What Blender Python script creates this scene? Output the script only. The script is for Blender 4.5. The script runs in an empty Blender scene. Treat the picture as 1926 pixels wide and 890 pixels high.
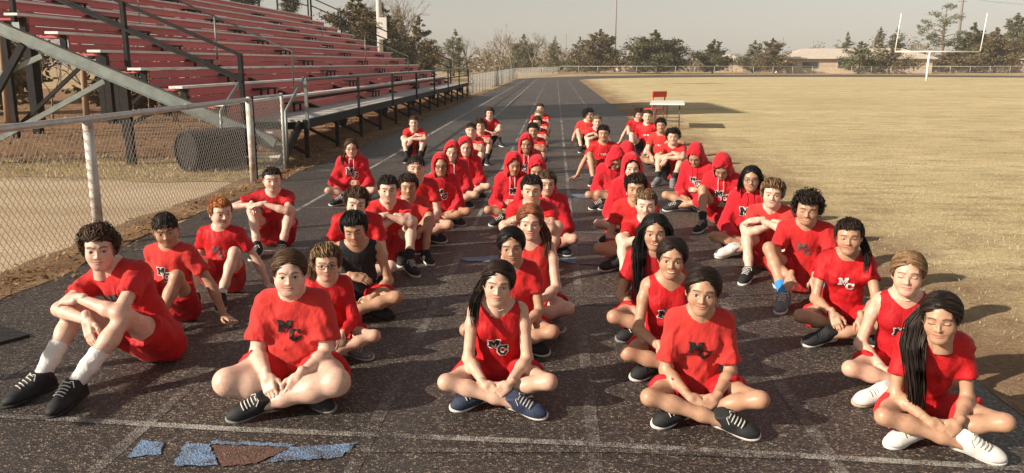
import bpy, bmesh, math, random
import numpy as np
from mathutils import Vector, Matrix, Euler

# ---------------------------------------------------------------- camera, sky, sun, exposure
scene = bpy.context.scene
CAM_H = 1.88
PITCH = math.radians(11.839)      # looking down
YAW = math.radians(2.945)         # turned left of the track direction (+Y)
cam_data = bpy.data.cameras.new("Camera")
cam_data.sensor_width = 36.0
cam_data.lens = 36.0 * 1560.0 / 1926.0
cam_data.clip_start = 0.05
cam_data.clip_end = 3000.0
cam = bpy.data.objects.new("Camera", cam_data)
scene.collection.objects.link(cam)
cam.location = (0, 0, CAM_H)
cam.rotation_euler = (math.pi / 2 - PITCH, 0, YAW)
scene.camera = cam

SUN_EL = math.radians(26.0)
SUN_AZ = math.radians(28.0)       # light travels towards +X, turned this much towards +Y
sun_dir = Vector((math.cos(SUN_AZ) * math.cos(SUN_EL), math.sin(SUN_AZ) * math.cos(SUN_EL), -math.sin(SUN_EL)))
world = bpy.data.worlds.new("World")
scene.world = world
world.use_nodes = True
wn = world.node_tree.nodes
wl = world.node_tree.links
bg = wn["Background"]
sky = wn.new("ShaderNodeTexSky")
sky.sky_type = 'NISHITA'
sky.sun_disc = False
sky.sun_elevation = SUN_EL
# the sun stands at (-x, -y); sky rotation is measured clockwise from +Y
sky.sun_rotation = math.atan2(-sun_dir.x, -sun_dir.y)
sky.air_density = 1.0
sky.dust_density = 0.6
sky.ozone_density = 1.0
hsv = wn.new("ShaderNodeHueSaturation")          # dusty, greyish winter air
hsv.inputs["Saturation"].default_value = 0.25
wl.new(sky.outputs[0], hsv.inputs["Color"])
tint = wn.new("ShaderNodeMix")
tint.data_type = 'RGBA'
tint.blend_type = 'MULTIPLY'
tint.inputs[0].default_value = 1.0
tint.inputs[7].default_value = (1.0, 0.945, 0.875, 1)
wl.new(hsv.outputs[0], tint.inputs[6])
wl.new(tint.outputs[2], bg.inputs["Color"])
bg.inputs["Strength"].default_value = 0.066

sun_data = bpy.data.lights.new("Sun", 'SUN')
sun_data.energy = 5.0
sun_data.angle = math.radians(0.6)
sun_data.color = (1.0, 0.88, 0.72)
sun = bpy.data.objects.new("Sun", sun_data)
scene.collection.objects.link(sun)
sun.rotation_euler = sun_dir.to_track_quat('-Z', 'Y').to_euler()

scene.view_settings.view_transform = 'Standard'
scene.view_settings.look = 'None'
scene.view_settings.exposure = 0.66
scene.view_settings.gamma = 1.0
scene.view_settings.use_curve_mapping = False
scene.render.engine = 'CYCLES'
scene.cycles.use_denoising = True
scene.cycles.max_bounces = 5
scene.cycles.transparent_max_bounces = 12
# ---------------------------------------------------------------- helpers
COL = scene.collection
rnd = random.Random(7)

def mesh_obj(name, verts, faces, mat=None, parent=None, smooth=False, loc=None):
    me = bpy.data.meshes.new(name)
    if isinstance(verts, np.ndarray):
        nv, nf = len(verts), len(faces)
        k = faces.shape[1] if nf else 4
        me.vertices.add(nv)
        me.vertices.foreach_set("co", verts.astype(np.float32).ravel())
        me.loops.add(nf * k)
        me.loops.foreach_set("vertex_index", faces.astype(np.int32).ravel())
        me.polygons.add(nf)
        me.polygons.foreach_set("loop_start", np.arange(0, nf * k, k, dtype=np.int32))
        me.update(calc_edges=True)
    else:
        me.from_pydata(verts, [], faces)
    if smooth and len(me.polygons):
        me.polygons.foreach_set("use_smooth", np.ones(len(me.polygons), dtype=bool))
    o = bpy.data.objects.new(name, me)
    COL.objects.link(o)
    if mat is not None:
        for m in (mat if isinstance(mat, (list, tuple)) else [mat]):
            me.materials.append(m)
    if parent is not None:
        o.parent = parent
    if loc is not None:
        o.location = loc
    return o

def inst(name, me, parent=None, loc=(0, 0, 0), mat=None):
    o = bpy.data.objects.new(name, me)
    COL.objects.link(o)
    o.location = loc
    if parent is not None:
        o.parent = parent
    return o

def empty(name, loc=(0, 0, 0), rz=0.0):
    o = bpy.data.objects.new(name, None)
    COL.objects.link(o)
    o.location = loc
    o.rotation_euler = (0, 0, rz)
    o.empty_display_size = 0.1
    return o

def tag(o, label=None, cat=None, group=None, kind=None):
    if label: o["label"] = label
    if cat: o["category"] = cat
    if group: o["group"] = group
    if kind: o["kind"] = kind
    return o

class MB:
    """collects simple shapes for one mesh"""
    def __init__(s): s.v, s.f = [], []
    def box(s, x0, x1, y0, y1, z0, z1):
        b = len(s.v)
        s.v += [(x0,y0,z0),(x1,y0,z0),(x1,y1,z0),(x0,y1,z0),(x0,y0,z1),(x1,y0,z1),(x1,y1,z1),(x0,y1,z1)]
        s.f += [(b,b+3,b+2,b+1),(b+4,b+5,b+6,b+7),(b,b+1,b+5,b+4),(b+1,b+2,b+6,b+5),(b+2,b+3,b+7,b+6),(b+3,b,b+4,b+7)]
        return s
    def bar(s, a, c, w, h, up=(0,0,1)):
        """rectangular bar from a to c, w across, h along up"""
        a, c = Vector(a), Vector(c)
        d = (c - a).normalized(); u = Vector(up)
        if abs(d.dot(u)) > 0.98: u = Vector((1,0,0))
        r = d.cross(u).normalized(); u = r.cross(d).normalized()
        b = len(s.v)
        for q in (a, c):
            for (i, j) in ((-1,-1),(1,-1),(1,1),(-1,1)):
                s.v.append(tuple(q + r*(i*w/2) + u*(j*h/2)))
        s.f += [(b,b+1,b+2,b+3),(b+7,b+6,b+5,b+4)]
        for i in range(4):
            j = (i+1) % 4
            s.f.append((b+j, b+i, b+4+i, b+4+j))
        return s
    def tube(s, pts, r, n=8, cap=True):
        """tube along points; r a number or a list"""
        pts = [Vector(p) for p in pts]
        rs = r if isinstance(r, (list, tuple)) else [r]*len(pts)
        b = len(s.v); up = None
        for i, p in enumerate(pts):
            d = (pts[min(i+1, len(pts)-1)] - pts[max(i-1, 0)]).normalized()
            if up is None:
                up = Vector((0,0,1)) if abs(d.z) < 0.95 else Vector((1,0,0))
            x = d.cross(up)
            if x.length < 1e-4: x = d.cross(Vector((0,1,0)))
            x.normalize(); y = x.cross(d).normalized(); up = y
            for k in range(n):
                a = 2*math.pi*k/n
                s.v.append(tuple(p + x*(math.cos(a)*rs[i]) + y*(math.sin(a)*rs[i])))
        for i in range(len(pts)-1):
            for k in range(n):
                j = (k+1) % n
                s.f.append((b+i*n+k, b+i*n+j, b+(i+1)*n+j, b+(i+1)*n+k))
        if cap:
            s.f.append(tuple(b+k for k in range(n))[::-1])
            e = b+(len(pts)-1)*n
            s.f.append(tuple(e+k for k in range(n)))
        return s
    def poly(s, pts):
        b = len(s.v); s.v += [tuple(p) for p in pts]; s.f.append(tuple(range(b, b+len(pts)))); return s
    def build(s, name, mat=None, parent=None, smooth=False, loc=None):
        return mesh_obj(name, s.v, s.f, mat, parent, smooth, loc)

# ---------------------------------------------------------------- materials
def new_mat(name):
    m = bpy.data.materials.new(name); m.use_nodes = True
    return m, m.node_tree.nodes, m.node_tree.links, m.node_tree.nodes["Principled BSDF"]

def rgb(c, k=1.0): return (min(c[0]*k, 1), min(c[1]*k, 1), min(c[2]*k, 1), 1)

def noise(n, l, scale, detail=4.0, rough=0.55, coord='Object', vec=None, stretch=None):
    t = n.new("ShaderNodeTexNoise")
    t.inputs["Scale"].default_value = scale
    t.inputs["Detail"].default_value = detail
    t.inputs["Roughness"].default_value = rough
    if vec is None:
        c = n.new("ShaderNodeTexCoord"); vec = c.outputs[coord]
    if stretch:
        mp = n.new("ShaderNodeMapping"); mp.inputs["Scale"].default_value = stretch
        l.new(vec, mp.inputs["Vector"]); vec = mp.outputs[0]
    l.new(vec, t.inputs["Vector"])
    return t.outputs["Fac"]

def ramp(n, l, fac, stops):
    r = n.new("ShaderNodeValToRGB")
    e = r.color_ramp.elements
    while len(e) < len(stops): e.new(0.5)
    for i, (p, c) in enumerate(stops):
        e[i].position = p
        e[i].color = c if len(c) == 4 else (c[0], c[1], c[2], 1)
    l.new(fac, r.inputs["Fac"])
    return r.outputs["Color"]

def mixc(n, l, fac, a, b, mode='MIX'):
    m = n.new("ShaderNodeMix"); m.data_type = 'RGBA'; m.blend_type = mode
    for s, v in ((0, fac), (6, a), (7, b)):
        if isinstance(v, (int, float)): m.inputs[s].default_value = v
        elif isinstance(v, tuple): m.inputs[s].default_value = v if len(v) == 4 else (*v, 1)
        else: l.new(v, m.inputs[s])
    return m.outputs[2]

def bump(n, l, bs, height, strength=0.3, dist=0.02):
    b = n.new("ShaderNodeBump")
    b.inputs["Strength"].default_value = strength
    b.inputs["Distance"].default_value = dist
    l.new(height, b.inputs["Height"])
    l.new(b.outputs[0], bs.inputs["Normal"])

def M(name, col, rough=0.7, var=0.15, scale=6.0, bmp=0.0, bscale=60.0, bdist=0.01, metal=0.0, spec=0.35, dirt=None, dscale=3.0, damt=0.5, stretch=None):
    m, n, l, b = new_mat(name)
    f = noise(n, l, scale, stretch=stretch)
    c = ramp(n, l, f, [(0.3, rgb(col, 1-var)), (0.7, rgb(col, 1+var))])
    if dirt:
        f2 = noise(n, l, dscale, 6.0, 0.65)
        k = ramp(n, l, f2, [(0.48, (0,0,0,1)), (0.68, (damt, damt, damt, 1))])
        c = mixc(n, l, k, c, rgb(dirt))
    l.new(c, b.inputs["Base Color"])
    b.inputs["Roughness"].default_value = rough
    b.inputs["Metallic"].default_value = metal
    b.inputs["Specular IOR Level"].default_value = spec
    if bmp:
        bump(n, l, b, noise(n, l, bscale, 5.0, 0.6, stretch=stretch), bmp, bdist)
    return m

def speckle_asphalt(n, l):
    """colour and height of old chip-and-rubber track surfacing"""
    co = n.new("ShaderNodeTexCoord").outputs["Object"]
    v = n.new("ShaderNodeTexVoronoi"); v.inputs["Scale"].default_value = 100.0
    l.new(co, v.inputs["Vector"])
    grain = n.new("ShaderNodeSeparateColor"); l.new(v.outputs["Color"], grain.inputs[0])
    base = ramp(n, l, grain.outputs[0], [(0.0, (0.018,0.016,0.016)), (0.55, (0.050,0.043,0.040)), (0.80, (0.085,0.070,0.060)), (0.93, (0.19,0.16,0.13)), (1.0, (0.32,0.275,0.225))])
    big = noise(n, l, 0.55, 6.0, 0.6, vec=co)
    wear = ramp(n, l, big, [(0.33, (0.66,0.64,0.66)), (0.68, (1.30,1.22,1.14))])
    c = mixc(n, l, 1.0, base, wear, 'MULTIPLY')
    st = noise(n, l, 1.2, 5.0, 0.6, vec=co, stretch=(1.0, 0.12, 1.0))
    c = mixc(n, l, ramp(n, l, st, [(0.55, (0,0,0)), (0.75, (0.30,)*3)]), c, (0.13,0.118,0.105))
    return c, v.outputs["Distance"]

def asphalt_mat(name):
    m, n, l, b = new_mat(name)
    c, h = speckle_asphalt(n, l)
    l.new(c, b.inputs["Base Color"])
    b.inputs["Roughness"].default_value = 0.52
    b.inputs["Specular IOR Level"].default_value = 0.5
    bump(n, l, b, h, 0.5, 0.010)
    return m

def worn_paint_mat(name, col, keep=0.5, scale=14.0):
    """paint worn through to the same surfacing; keep = share of paint left"""
    m, n, l, b = new_mat(name)
    c, h = speckle_asphalt(n, l)
    w = noise(n, l, scale, 8.0, 0.7)
    w2 = noise(n, l, 130.0, 2.0, 0.5)
    w3 = noise(n, l, 0.9, 3.0, 0.5)
    a = n.new("ShaderNodeMath"); a.operation = 'ADD'; l.new(w, a.inputs[0]); l.new(w2, a.inputs[1])
    a2 = n.new("ShaderNodeMath"); a2.operation = 'ADD'; l.new(a.outputs[0], a2.inputs[0]); l.new(w3, a2.inputs[1])
    t = 1.5 + (0.5 - keep) * 0.9
    d = n.new("ShaderNodeMapRange"); d.inputs[1].default_value = t - 0.17; d.inputs[2].default_value = t + 0.17; d.inputs[4].default_value = 0.85
    l.new(a2.outputs[0], d.inputs[0])
    l.new(mixc(n, l, d.outputs[0], c, rgb(col)), b.inputs["Base Color"])
    b.inputs["Roughness"].default_value = 0.52
    b.inputs["Specular IOR Level"].default_value = 0.5
    bump(n, l, b, h, 0.5, 0.010)
    return m

def ground_mat(name, cols, s1, s2, bmp=0.5, bscale=40, stretch=None, bdist=0.03, mid=None):
    m, n, l, b = new_mat(name)
    co = n.new("ShaderNodeTexCoord").outputs["Object"]
    f = noise(n, l, s1, 8.0, 0.65, vec=co, stretch=stretch)
    c = ramp(n, l, f, [(0.25 + 0.5*i/(len(cols)-1), cc) for i, cc in enumerate(cols)])
    f2 = noise(n, l, s2, 6.0, 0.7, vec=co)
    k = ramp(n, l, f2, [(0.30, (0.64,)*3), (0.72, (1.38,)*3)])
    if mid:
        f3 = noise(n, l, mid, 5.0, 0.7, vec=co, stretch=(0.45,1.5,1))
        c = mixc(n, l, 1.0, c, ramp(n, l, f3, [(0.32, (0.62,0.60,0.58)), (0.5, (0.98,)*3), (0.68, (1.16,1.16,1.14))]), 'MULTIPLY')
    l.new(mixc(n, l, 1.0, c, k, 'MULTIPLY'), b.inputs["Base Color"])
    b.inputs["Roughness"].default_value = 0.95
    b.inputs["Specular IOR Level"].default_value = 0.1
    bump(n, l, b, noise(n, l, bscale, 6.0, 0.7, vec=co), bmp, bdist)
    return m
# ---------------------------------------------------------------- ground, field, track
def wobble_strip(y0, y1, xl, xr, step, amp, seed, z):
    r = random.Random(seed); v, f = [], []
    n = max(2, int((y1-y0)/step)); a = b = 0
    for i in range(n+1):
        y = y0 + (y1-y0)*i/n
        a = a*0.6 + r.uniform(-amp, amp); b = b*0.6 + r.uniform(-amp, amp)
        v += [(xl+a, y, z), (xr+b, y, z)]
        if i: f.append((2*i-2, 2*i-1, 2*i+1, 2*i))
    return v, f

m_ground = ground_mat("dry_ground", [(0.20,0.125,0.07),(0.36,0.25,0.14),(0.46,0.35,0.20),(0.52,0.42,0.26)], 0.35, 9.0, 0.6, 30)
m_field = ground_mat("dormant_turf", [(0.38,0.285,0.15),(0.54,0.435,0.245),(0.62,0.51,0.30),(0.69,0.59,0.37)], 0.22, 16.0, 0.9, 55, stretch=(0.5,1.6,1), mid=2.2)
def soil_edge(m):
    """turf thinning to bare soil along the inside edge of the track"""
    n, l = m.node_tree.nodes, m.node_tree.links
    b = n["Principled BSDF"]
    src = b.inputs["Base Color"].links[0].from_socket
    co = n.new("ShaderNodeTexCoord").outputs["Object"]
    sp = n.new("ShaderNodeSeparateXYZ"); l.new(co, sp.inputs[0])
    nz = noise(n, l, 0.9, 7.0, 0.7, vec=co, stretch=(1.0,0.45,1))
    ad = n.new("ShaderNodeMath"); ad.operation = 'MULTIPLY_ADD'; ad.inputs[1].default_value = 5.5
    l.new(nz, ad.inputs[0]); l.new(sp.outputs[0], ad.inputs[2])
    mr = n.new("ShaderNodeMapRange"); mr.inputs[1].default_value = 5.6; mr.inputs[2].default_value = 7.4
    l.new(ad.outputs[0], mr.inputs[0])
    soil = ramp(n, l, noise(n, l, 24.0, 6.0, 0.7, vec=co), [(0.3,(0.20,0.125,0.075)),(0.55,(0.31,0.205,0.125)),(0.75,(0.42,0.31,0.19))])
    l.new(mixc(n, l, mr.outputs[0], soil, src), b.inputs["Base Color"])
soil_edge(m_field)
m_dirtedge = ground_mat("bare_soil", [(0.22,0.13,0.075),(0.33,0.21,0.125),(0.42,0.30,0.18)], 1.1, 14.0, 0.7, 60)
m_lane = ground_mat("tan_dirt_lane", [(0.36,0.26,0.16),(0.46,0.35,0.23),(0.55,0.44,0.31)], 0.5, 20.0, 0.35, 90, stretch=(0.5,1.4,1), bdist=0.015)
m_litter = ground_mat("leaf_litter_soil", [(0.13,0.075,0.045),(0.26,0.155,0.085),(0.38,0.26,0.15)], 1.4, 22.0, 0.9, 45)
m_track = asphalt_mat("track_surfacing")

g_v = [(-400,-40,0),(500,-40,0),(500,700,0),(-400,700,0)]
tag(mesh_obj("ground", g_v, [(0,1,2,3)], m_ground), kind="structure")
# infield: inside the oval, curved at the far end
R_IN, CX, CY = 36.2, 38.75, 93.0
RY_IN, RY_OUT = 22.5, 43.0          # the far bend is flattened, wide on its outer side
X_IN, X_OUT = 2.55, -4.48
pts = [(X_IN, -30, 0.005)]
for i in range(0, 49):
    a = math.pi - math.pi*i/48
    pts.append((CX + R_IN*math.cos(a), CY + RY_IN*math.sin(a), 0.005))
pts.append((CX+R_IN, -30, 0.005))
tag(mesh_obj("field", pts, [tuple(range(len(pts)))[::-1]], m_field), kind="structure")
# the track: straight and far bend, one sheet with an uneven left edge
tv, tf = [], []
r = random.Random(11); y = -6.0; a = 0
while y < CY:
    a = a*0.7 + r.uniform(-0.05, 0.05)
    tv += [(X_OUT + a, y, 0.014), (X_IN + r.uniform(-0.025, 0.025), y, 0.014)]
    y += 0.5
for i in range(0, 61):
    t = math.pi - math.pi*i/60
    ro = CX - X_OUT
    tv += [(CX + ro*math.cos(t), CY + RY_OUT*math.sin(t), 0.014), (CX + R_IN*math.cos(t), CY + RY_IN*math.sin(t), 0.014)]
for i in range(len(tv)//2 - 1):
    tf.append((2*i, 2*i+1, 2*i+3, 2*i+2))
tag(mesh_obj("track", tv, tf, m_track), kind="structure")
track = bpy.data.objects["track"]

# worn paint: lane lines, cross lines and exchange marks
m_white = worn_paint_mat("worn_white_paint", (0.55,0.54,0.51), 0.52)
m_white_faint = worn_paint_mat("faint_white_paint", (0.34,0.325,0.30), 0.31)
m_white_mid = worn_paint_mat("rubbed_white_paint", (0.44,0.42,0.39), 0.42)
m_blue = worn_paint_mat("worn_blue_paint", (0.20,0.33,0.54), 0.52)
m_rust = worn_paint_mat("worn_red_brown_paint", (0.17,0.085,0.065), 0.52)
def stripe(name, pts2, w, mat, z=0.0158):
    mb = []
    fc = []
    for i, p in enumerate(pts2):
        p = Vector((p[0], p[1])); q0 = Vector(pts2[max(i-1,0)][:2]); q1 = Vector(pts2[min(i+1,len(pts2)-1)][:2])
        d = (q1-q0).normalized(); nn = Vector((-d.y, d.x))
        mb += [(p.x+nn.x*w/2, p.y+nn.y*w/2, z), (p.x-nn.x*w/2, p.y-nn.y*w/2, z)]
        if i: fc.append((2*i-2, 2*i-1, 2*i+1, 2*i))
    return tag(mesh_obj(name, mb, fc, mat, track), None)
LX = [-3.32, -2.13, -0.93, 0.21, 1.35]
def lane_path(x, y0, bend=True):
    p = [(x, y0), (x, 30), (x, CY)]
    if bend:
        for i in range(1, 25):
            t = math.pi - math.pi*0.6*i/24
            fr = (x-X_IN)/(X_OUT-X_IN)
            p.append((CX+(CX-x)*math.cos(t), CY+(RY_IN+(RY_OUT-RY_IN)*fr)*math.sin(t)))
    return p
for i, x in enumerate(LX):
    near = [(x, -3), (x, 9.5)]
    stripe("lane_line", near, 0.07, m_white_faint)
    stripe("lane_line", lane_path(x, 9.5), 0.055 if i < 2 else 0.05, [m_white, m_white, m_white_mid, m_white_mid, m_white_mid][i])
stripe("cross_line", [(-4.2,4.13),(-1.6,3.93),(0.2,3.86),(2.52,3.68)], 0.055, m_white_mid, 0.0172)
stripe("cross_line", [(-1.0,3.72),(0.3,3.79),(1.2,3.76)], 0.045, m_white_faint, 0.0186)
for (y, x0, x1, mt) in [(6.55,-4.2,2.5,m_white_faint),(8.05,-4.2,-2.2,m_white_mid),(8.55,-2.0,2.5,m_white_faint),(9.15,-4.1,2.5,m_white_faint),(10.6,-4.2,-2.2,m_white_mid),(12.4,-4.2,2.5,m_white_faint),(14.4,-4.2,2.4,m_white_mid),(17.1,-4.2,2.4,m_white_faint),(17.9,-4.2,2.4,m_white_faint),(22.1,-4.2,2.45,m_white_mid),(24.6,-4.2,2.45,m_white_mid),(27.5,-4.2,2.4,m_white_faint),(60,-4.2,2.4,m_white_faint),(72,-4.2,2.4,m_white_faint)]:
    stripe("cross_line", [(x0,y),(x1,y)], 0.05, mt, 0.0172)
for k in range(5):       # staggered start curves, nearly rubbed away
    cxx = LX[k]
    stripe("start_curve", [(cxx+1.15*t, 5.35+0.32*k+0.5*t*t) for t in (0,.2,.4,.6,.8,1.0)], 0.05, m_white_faint, 0.0172)
def patch(name, pts2, mat, z=0.0200):
    rp = random.Random(len(pts2)*7 + int(pts2[0][0]*100)); out = []
    for i, a in enumerate(pts2):             # brushed-on outline, a little ragged
        b = pts2[(i+1) % len(pts2)]; n = max(2, int(math.dist(a, b)/0.02))
        for k in range(n):
            t = k/n; out.append((a[0]+(b[0]-a[0])*t + rp.uniform(-.008,.008), a[1]+(b[1]-a[1])*t + rp.uniform(-.008,.008), z))
    return mesh_obj(name, out, [tuple(range(len(out)))], mat, track)
for pp in ([(-2.04,3.59),(-1.9,3.63),(-1.94,3.76),(-2.06,3.78)], [(-1.78,3.52),(-1.57,3.54),(-1.70,3.75),(-1.83,3.76)],
           [(-1.36,3.58),(-1.02,3.64),(-0.97,3.80),(-1.29,3.74)], [(-0.82,7.70),(-0.54,7.67),(-0.53,7.95),(-0.93,7.82)],
           [(0.02,7.80),(0.20,7.64),(0.23,7.93)], [(0.25,11.59),(0.56,11.52),(0.59,11.80),(0.23,11.98)], [(-1.70,3.755),(-1.29,3.745),(-1.28,3.775),(-1.71,3.79)]):
    patch("blue_mark", pp, m_blue)
for pp in ([(-1.56,3.53),(-1.40,3.56),(-1.295,3.735),(-1.69,3.745)], [(0.22,7.64),(0.74,7.57),(0.73,8.07)]):
    patch("red_mark", pp, m_rust)

# left of the fence: dirt lane, littered soil under and behind the bleachers
v, f = wobble_strip(-4, 15.4, -30.0, -4.55, 0.6, 0.12, 21, 0.005)
tag(mesh_obj("dirt_lane", v, f, m_lane), kind="structure")
v, f = wobble_strip(14.6, 60, -60.0, -4.30, 0.7, 0.15, 23, 0.009)
tag(mesh_obj("littered_soil", v, f, m_litter), kind="structure")
m_dryg = ground_mat("straw_grass", [(0.25,0.17,0.08),(0.42,0.31,0.15),(0.55,0.43,0.22)], 1.2, 18.0, 0.9, 40, stretch=(0.6,1.6,1))
v, f = [], []
for i in range(61):
    x = -34 + 29.2*i/60
    v += [(x, 13.1 + 0.25*math.sin(x*1.3) + 0.1*math.sin(x*4.1), 0.013), (x, 16.2 + 0.4*math.sin(x*0.9+1), 0.013)]
    if i: f.append((2*i-2, 2*i, 2*i+1, 2*i-1))
tag(mesh_obj("grass_verge", v, f, m_dryg), kind="structure")
v, f = wobble_strip(-3, 60, -5.05, -4.46, 0.3, 0.06, 29, 0.017)
tag(mesh_obj("leaf_verge", v, f, m_litter), kind="structure")
# ---------------------------------------------------------------- bleachers
Y0, Y1 = 15.3, 46.0
NROW = 11
m_red = M("red_riser_paint", (0.62,0.12,0.125), 0.5, 0.18, 0.8, 0.15, 8.0, 0.004, dirt=(0.48,0.25,0.24), dscale=1.3, damt=0.45, stretch=(1,0.25,1))
m_alu = M("weathered_aluminium", (0.74,0.73,0.71), 0.5, 0.10, 2.0, 0.1, 40, 0.002, metal=0.1, dirt=(0.38,0.35,0.32), dscale=2.5, damt=0.5, stretch=(1,0.3,1))
m_galv = M("galvanised_steel", (0.20,0.23,0.22), 0.5, 0.2, 5.0, 0.1, 60, 0.002, metal=0.5, dirt=(0.20,0.17,0.14), damt=0.5)
m_blk = M("black_painted_steel", (0.012,0.012,0.013), 0.65, 0.3, 7.0, spec=0.2, dirt=(0.045,0.03,0.022), damt=0.5)
m_deck = M("grey_deck_boards", (0.42,0.40,0.38), 0.6, 0.15, 3.0, 0.15, 40, 0.003, dirt=(0.25,0.22,0.20), damt=0.5, stretch=(1,0.2,1))
bl = tag(empty("bleachers", (-9.0, 30.6, 0)), "long red bleachers with pale bench planks beside the track", "bleachers")
BL0 = Vector((-9.0, 30.6, 0))
def bb(mb, name, mat, parent=None, smooth=False):
    if parent is None:
        mb.v = [tuple(Vector(p) - BL0) for p in mb.v]
        return mb.build(name, mat, bl, smooth)
    mb.v = [tuple(Vector(p) - BL0) for p in mb.v]
    return mb.build(name, mat, parent, smooth)
def rowx(i): return -6.0 - 0.73*i
def rowz(i): return 1.15 + 0.32*i
AISLES = (19.0, 27.2, 35.4, 42.4)
rj = random.Random(5)
for i in range(NROW):
    x, z = rowx(i), rowz(i)
    # bench planks: three lengths per row, slightly out of line
    cuts = [Y0-0.42, Y0+10.2, Y0+20.5, Y1+0.2]
    for k in range(3):
        dz = rj.uniform(-0.006, 0.006); dx = rj.uniform(-0.01, 0.01)
        bb(MB().box(x-0.25+dx, x+dx, cuts[k]+0.006, cuts[k+1]-0.006, z-0.045+dz, z+dz), "bench_plank", m_alu)
    # riser: two red boards, one above the other, with a gap
    zb = z - 0.36 if i else 0.80
    zt = z - 0.052
    hgt = (zt-zb-0.012)/2
    for k in range(2):
        mb = MB()
        za = zb + k*(hgt+0.012)
        # board with a proud bead along its upper edge
        mb.box(x-0.075, x-0.055, Y0, Y1-0.02, za, za+hgt-0.035)
        mb.box(x-0.075, x-0.044, Y0, Y1-0.02, za+hgt-0.035+0.0005, za+hgt)
        bb(mb, "riser_board", m_red)
    # footboard behind the bench
    bb(MB().box(x-0.80+0.02, x-0.27, Y0, Y1-0.02, z-0.10, z-0.065), "footboard", m_red)
    # end bracket
    for ye in (Y0-0.06, Y1+0.06):
        bb(MB().box(x-0.19, x-0.08, ye-0.03, ye+0.03, z-0.36, z-0.052), "seat_bracket", m_blk)
# aisle step boxes: dark frames standing on the footboards
for ya in AISLES:
    for i in range(NROW-1):
        x, z = rowx(i), rowz(i)
        st = MB()
        st.box(x-0.05, x+0.20, ya-0.50, ya+0.50, z-0.19, z-0.155)
        bb(st, "aisle_step", m_blk)
        for s in (-0.46, 0.0, 0.46):
            bb(MB().box(x+0.13, x+0.17, ya+s-0.025, ya+s+0.025, z-0.345, z-0.191), "step_leg", m_blk)
# sloping stringers and columns
for ys in (Y0-0.20, 20.4, 25.5, 30.6, 35.7, 40.8, Y1+0.16):
    a, b_ = Vector((-14.1, ys, 4.15)), Vector((-5.15, ys, 0.42))
    mat = m_galv if ys < 16 else m_blk
    bb(MB().bar(a, b_, 0.10, 0.20), "stringer", mat)
    bb(MB().bar(a+Vector((0,0,0.109)), b_+Vector((0,0,0.109)), 0.17, 0.016), "stringer_flange", mat)
    bb(MB().bar(a-Vector((0,0,0.109)), b_-Vector((0,0,0.109)), 0.17, 0.016), "stringer_flange", mat)
    for xc in (-13.6, -10.75, -7.9):
        zt = 0.42 + (xc+5.15)*(-3.73/8.95) - 0.12
        bb(MB().box(xc-0.065, xc+0.065, ys-0.065, ys+0.065, 0, zt), "column", m_blk)
    bb(MB().bar((-13.55, ys+0.13, 0.35), (-10.9, ys+0.13, 2.55), 0.07, 0.09), "brace", m_blk)
    bb(MB().bar((-10.6, ys-0.13, 0.35), (-8.2, ys-0.13, 1.55), 0.07, 0.09), "brace", m_galv if ys < 16 else m_blk)
bb(MB().bar((-13.4, Y0-0.36, 0.3), (-9.3, Y0-0.36, 2.0), 0.06, 0.09), "brace", m_galv)
bb(MB().bar((-10.9, Y0-0.42, 0.35), (-9.6, Y0-0.42, 2.2), 0.09, 0.12), "brace", m_blk)
# walkway deck along the front
ndk = 5
for k in range(ndk):
    xa = -4.87 - 0.235*k
    bb(MB().box(xa-0.228, xa, Y0+0.6, Y1+0.4, 0.755, 0.80), "deck_board", m_deck)
bb(MB().box(-4.86, -4.82, Y0+0.6, Y1+0.4, 0.62, 0.79), "deck_fascia", m_blk)
for k in range(14):
    yy = Y0+1.0 + k*2.35
    bb(MB().box(-4.96, -4.88, yy-0.04, yy+0.04, 0, 0.62), "deck_post", m_blk)
    bb(MB().bar((-4.95, yy, 0.66), (-6.1, yy, 0.66), 0.06, 0.14), "deck_joist", m_blk)
    bb(MB().bar((-4.95, yy+0.06, 0.10), (-6.0, yy+0.06, 0.62), 0.06, 0.06), "brace", m_blk)
# front railing of the walkway
for k in range(8):
    yy = Y0+0.75 + k*4.34
    bb(MB().box(-4.845, -4.79, yy-0.03, yy+0.03, 0.62, 1.56), "rail_post", m_galv if k == 0 else m_blk)
for zz in (1.56, 1.20):
    bb(MB().tube([(-4.815, Y0+0.75, zz), (-4.815, Y1+0.4, zz)], 0.028, 8), "guard_rail", m_galv if zz > 1.5 else m_blk, smooth=True)
bb(MB().tube([(-4.815, Y1+0.4, 1.56), (-4.815, Y1+0.62, 1.40), (-4.815, Y1+0.62, 0.80)], 0.028, 8), "guard_rail", m_blk, smooth=True)
# end guard rails climbing with the rows
for ye in (Y0-0.12, Y1+0.12):
    def zr(x): return 1.15 + (-6.0-x)*0.438
    for hh in (0.98, 0.56):
        bb(MB().bar((-5.72, ye, zr(-5.72)+hh), (-13.35, ye, zr(-13.35)+hh), 0.05, 0.06), "guard_rail", m_blk)
    for k, xp in enumerate((-5.74, -7.85, -9.9, -11.7, -13.33)):
        bb(MB().box(xp-0.035, xp+0.035, ye-0.05, ye+0.05, zr(xp)-0.25, zr(xp)+1.0), "rail_post", m_blk)
bb(MB().bar((-5.72, Y0-0.17, zr(-5.72)+0.52), (-13.35, Y0-0.17, zr(-13.35)+0.52), 0.03, 0.05), "guard_rail", m_blk)
# aisle handrail
for ya in (AISLES[0]+0.7, AISLES[2]):
    bb(MB().tube([(-6.2, ya, 1.25), (-6.2, ya, 2.15), (-9.8, ya, 3.73), (-9.8, ya, 2.75)], 0.022, 6), "handrail", m_galv, smooth=True)
    bb(MB().tube([(-8.0, ya, 1.95), (-8.0, ya, 2.93)], 0.022, 6), "handrail_post", m_galv, smooth=True)
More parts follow.
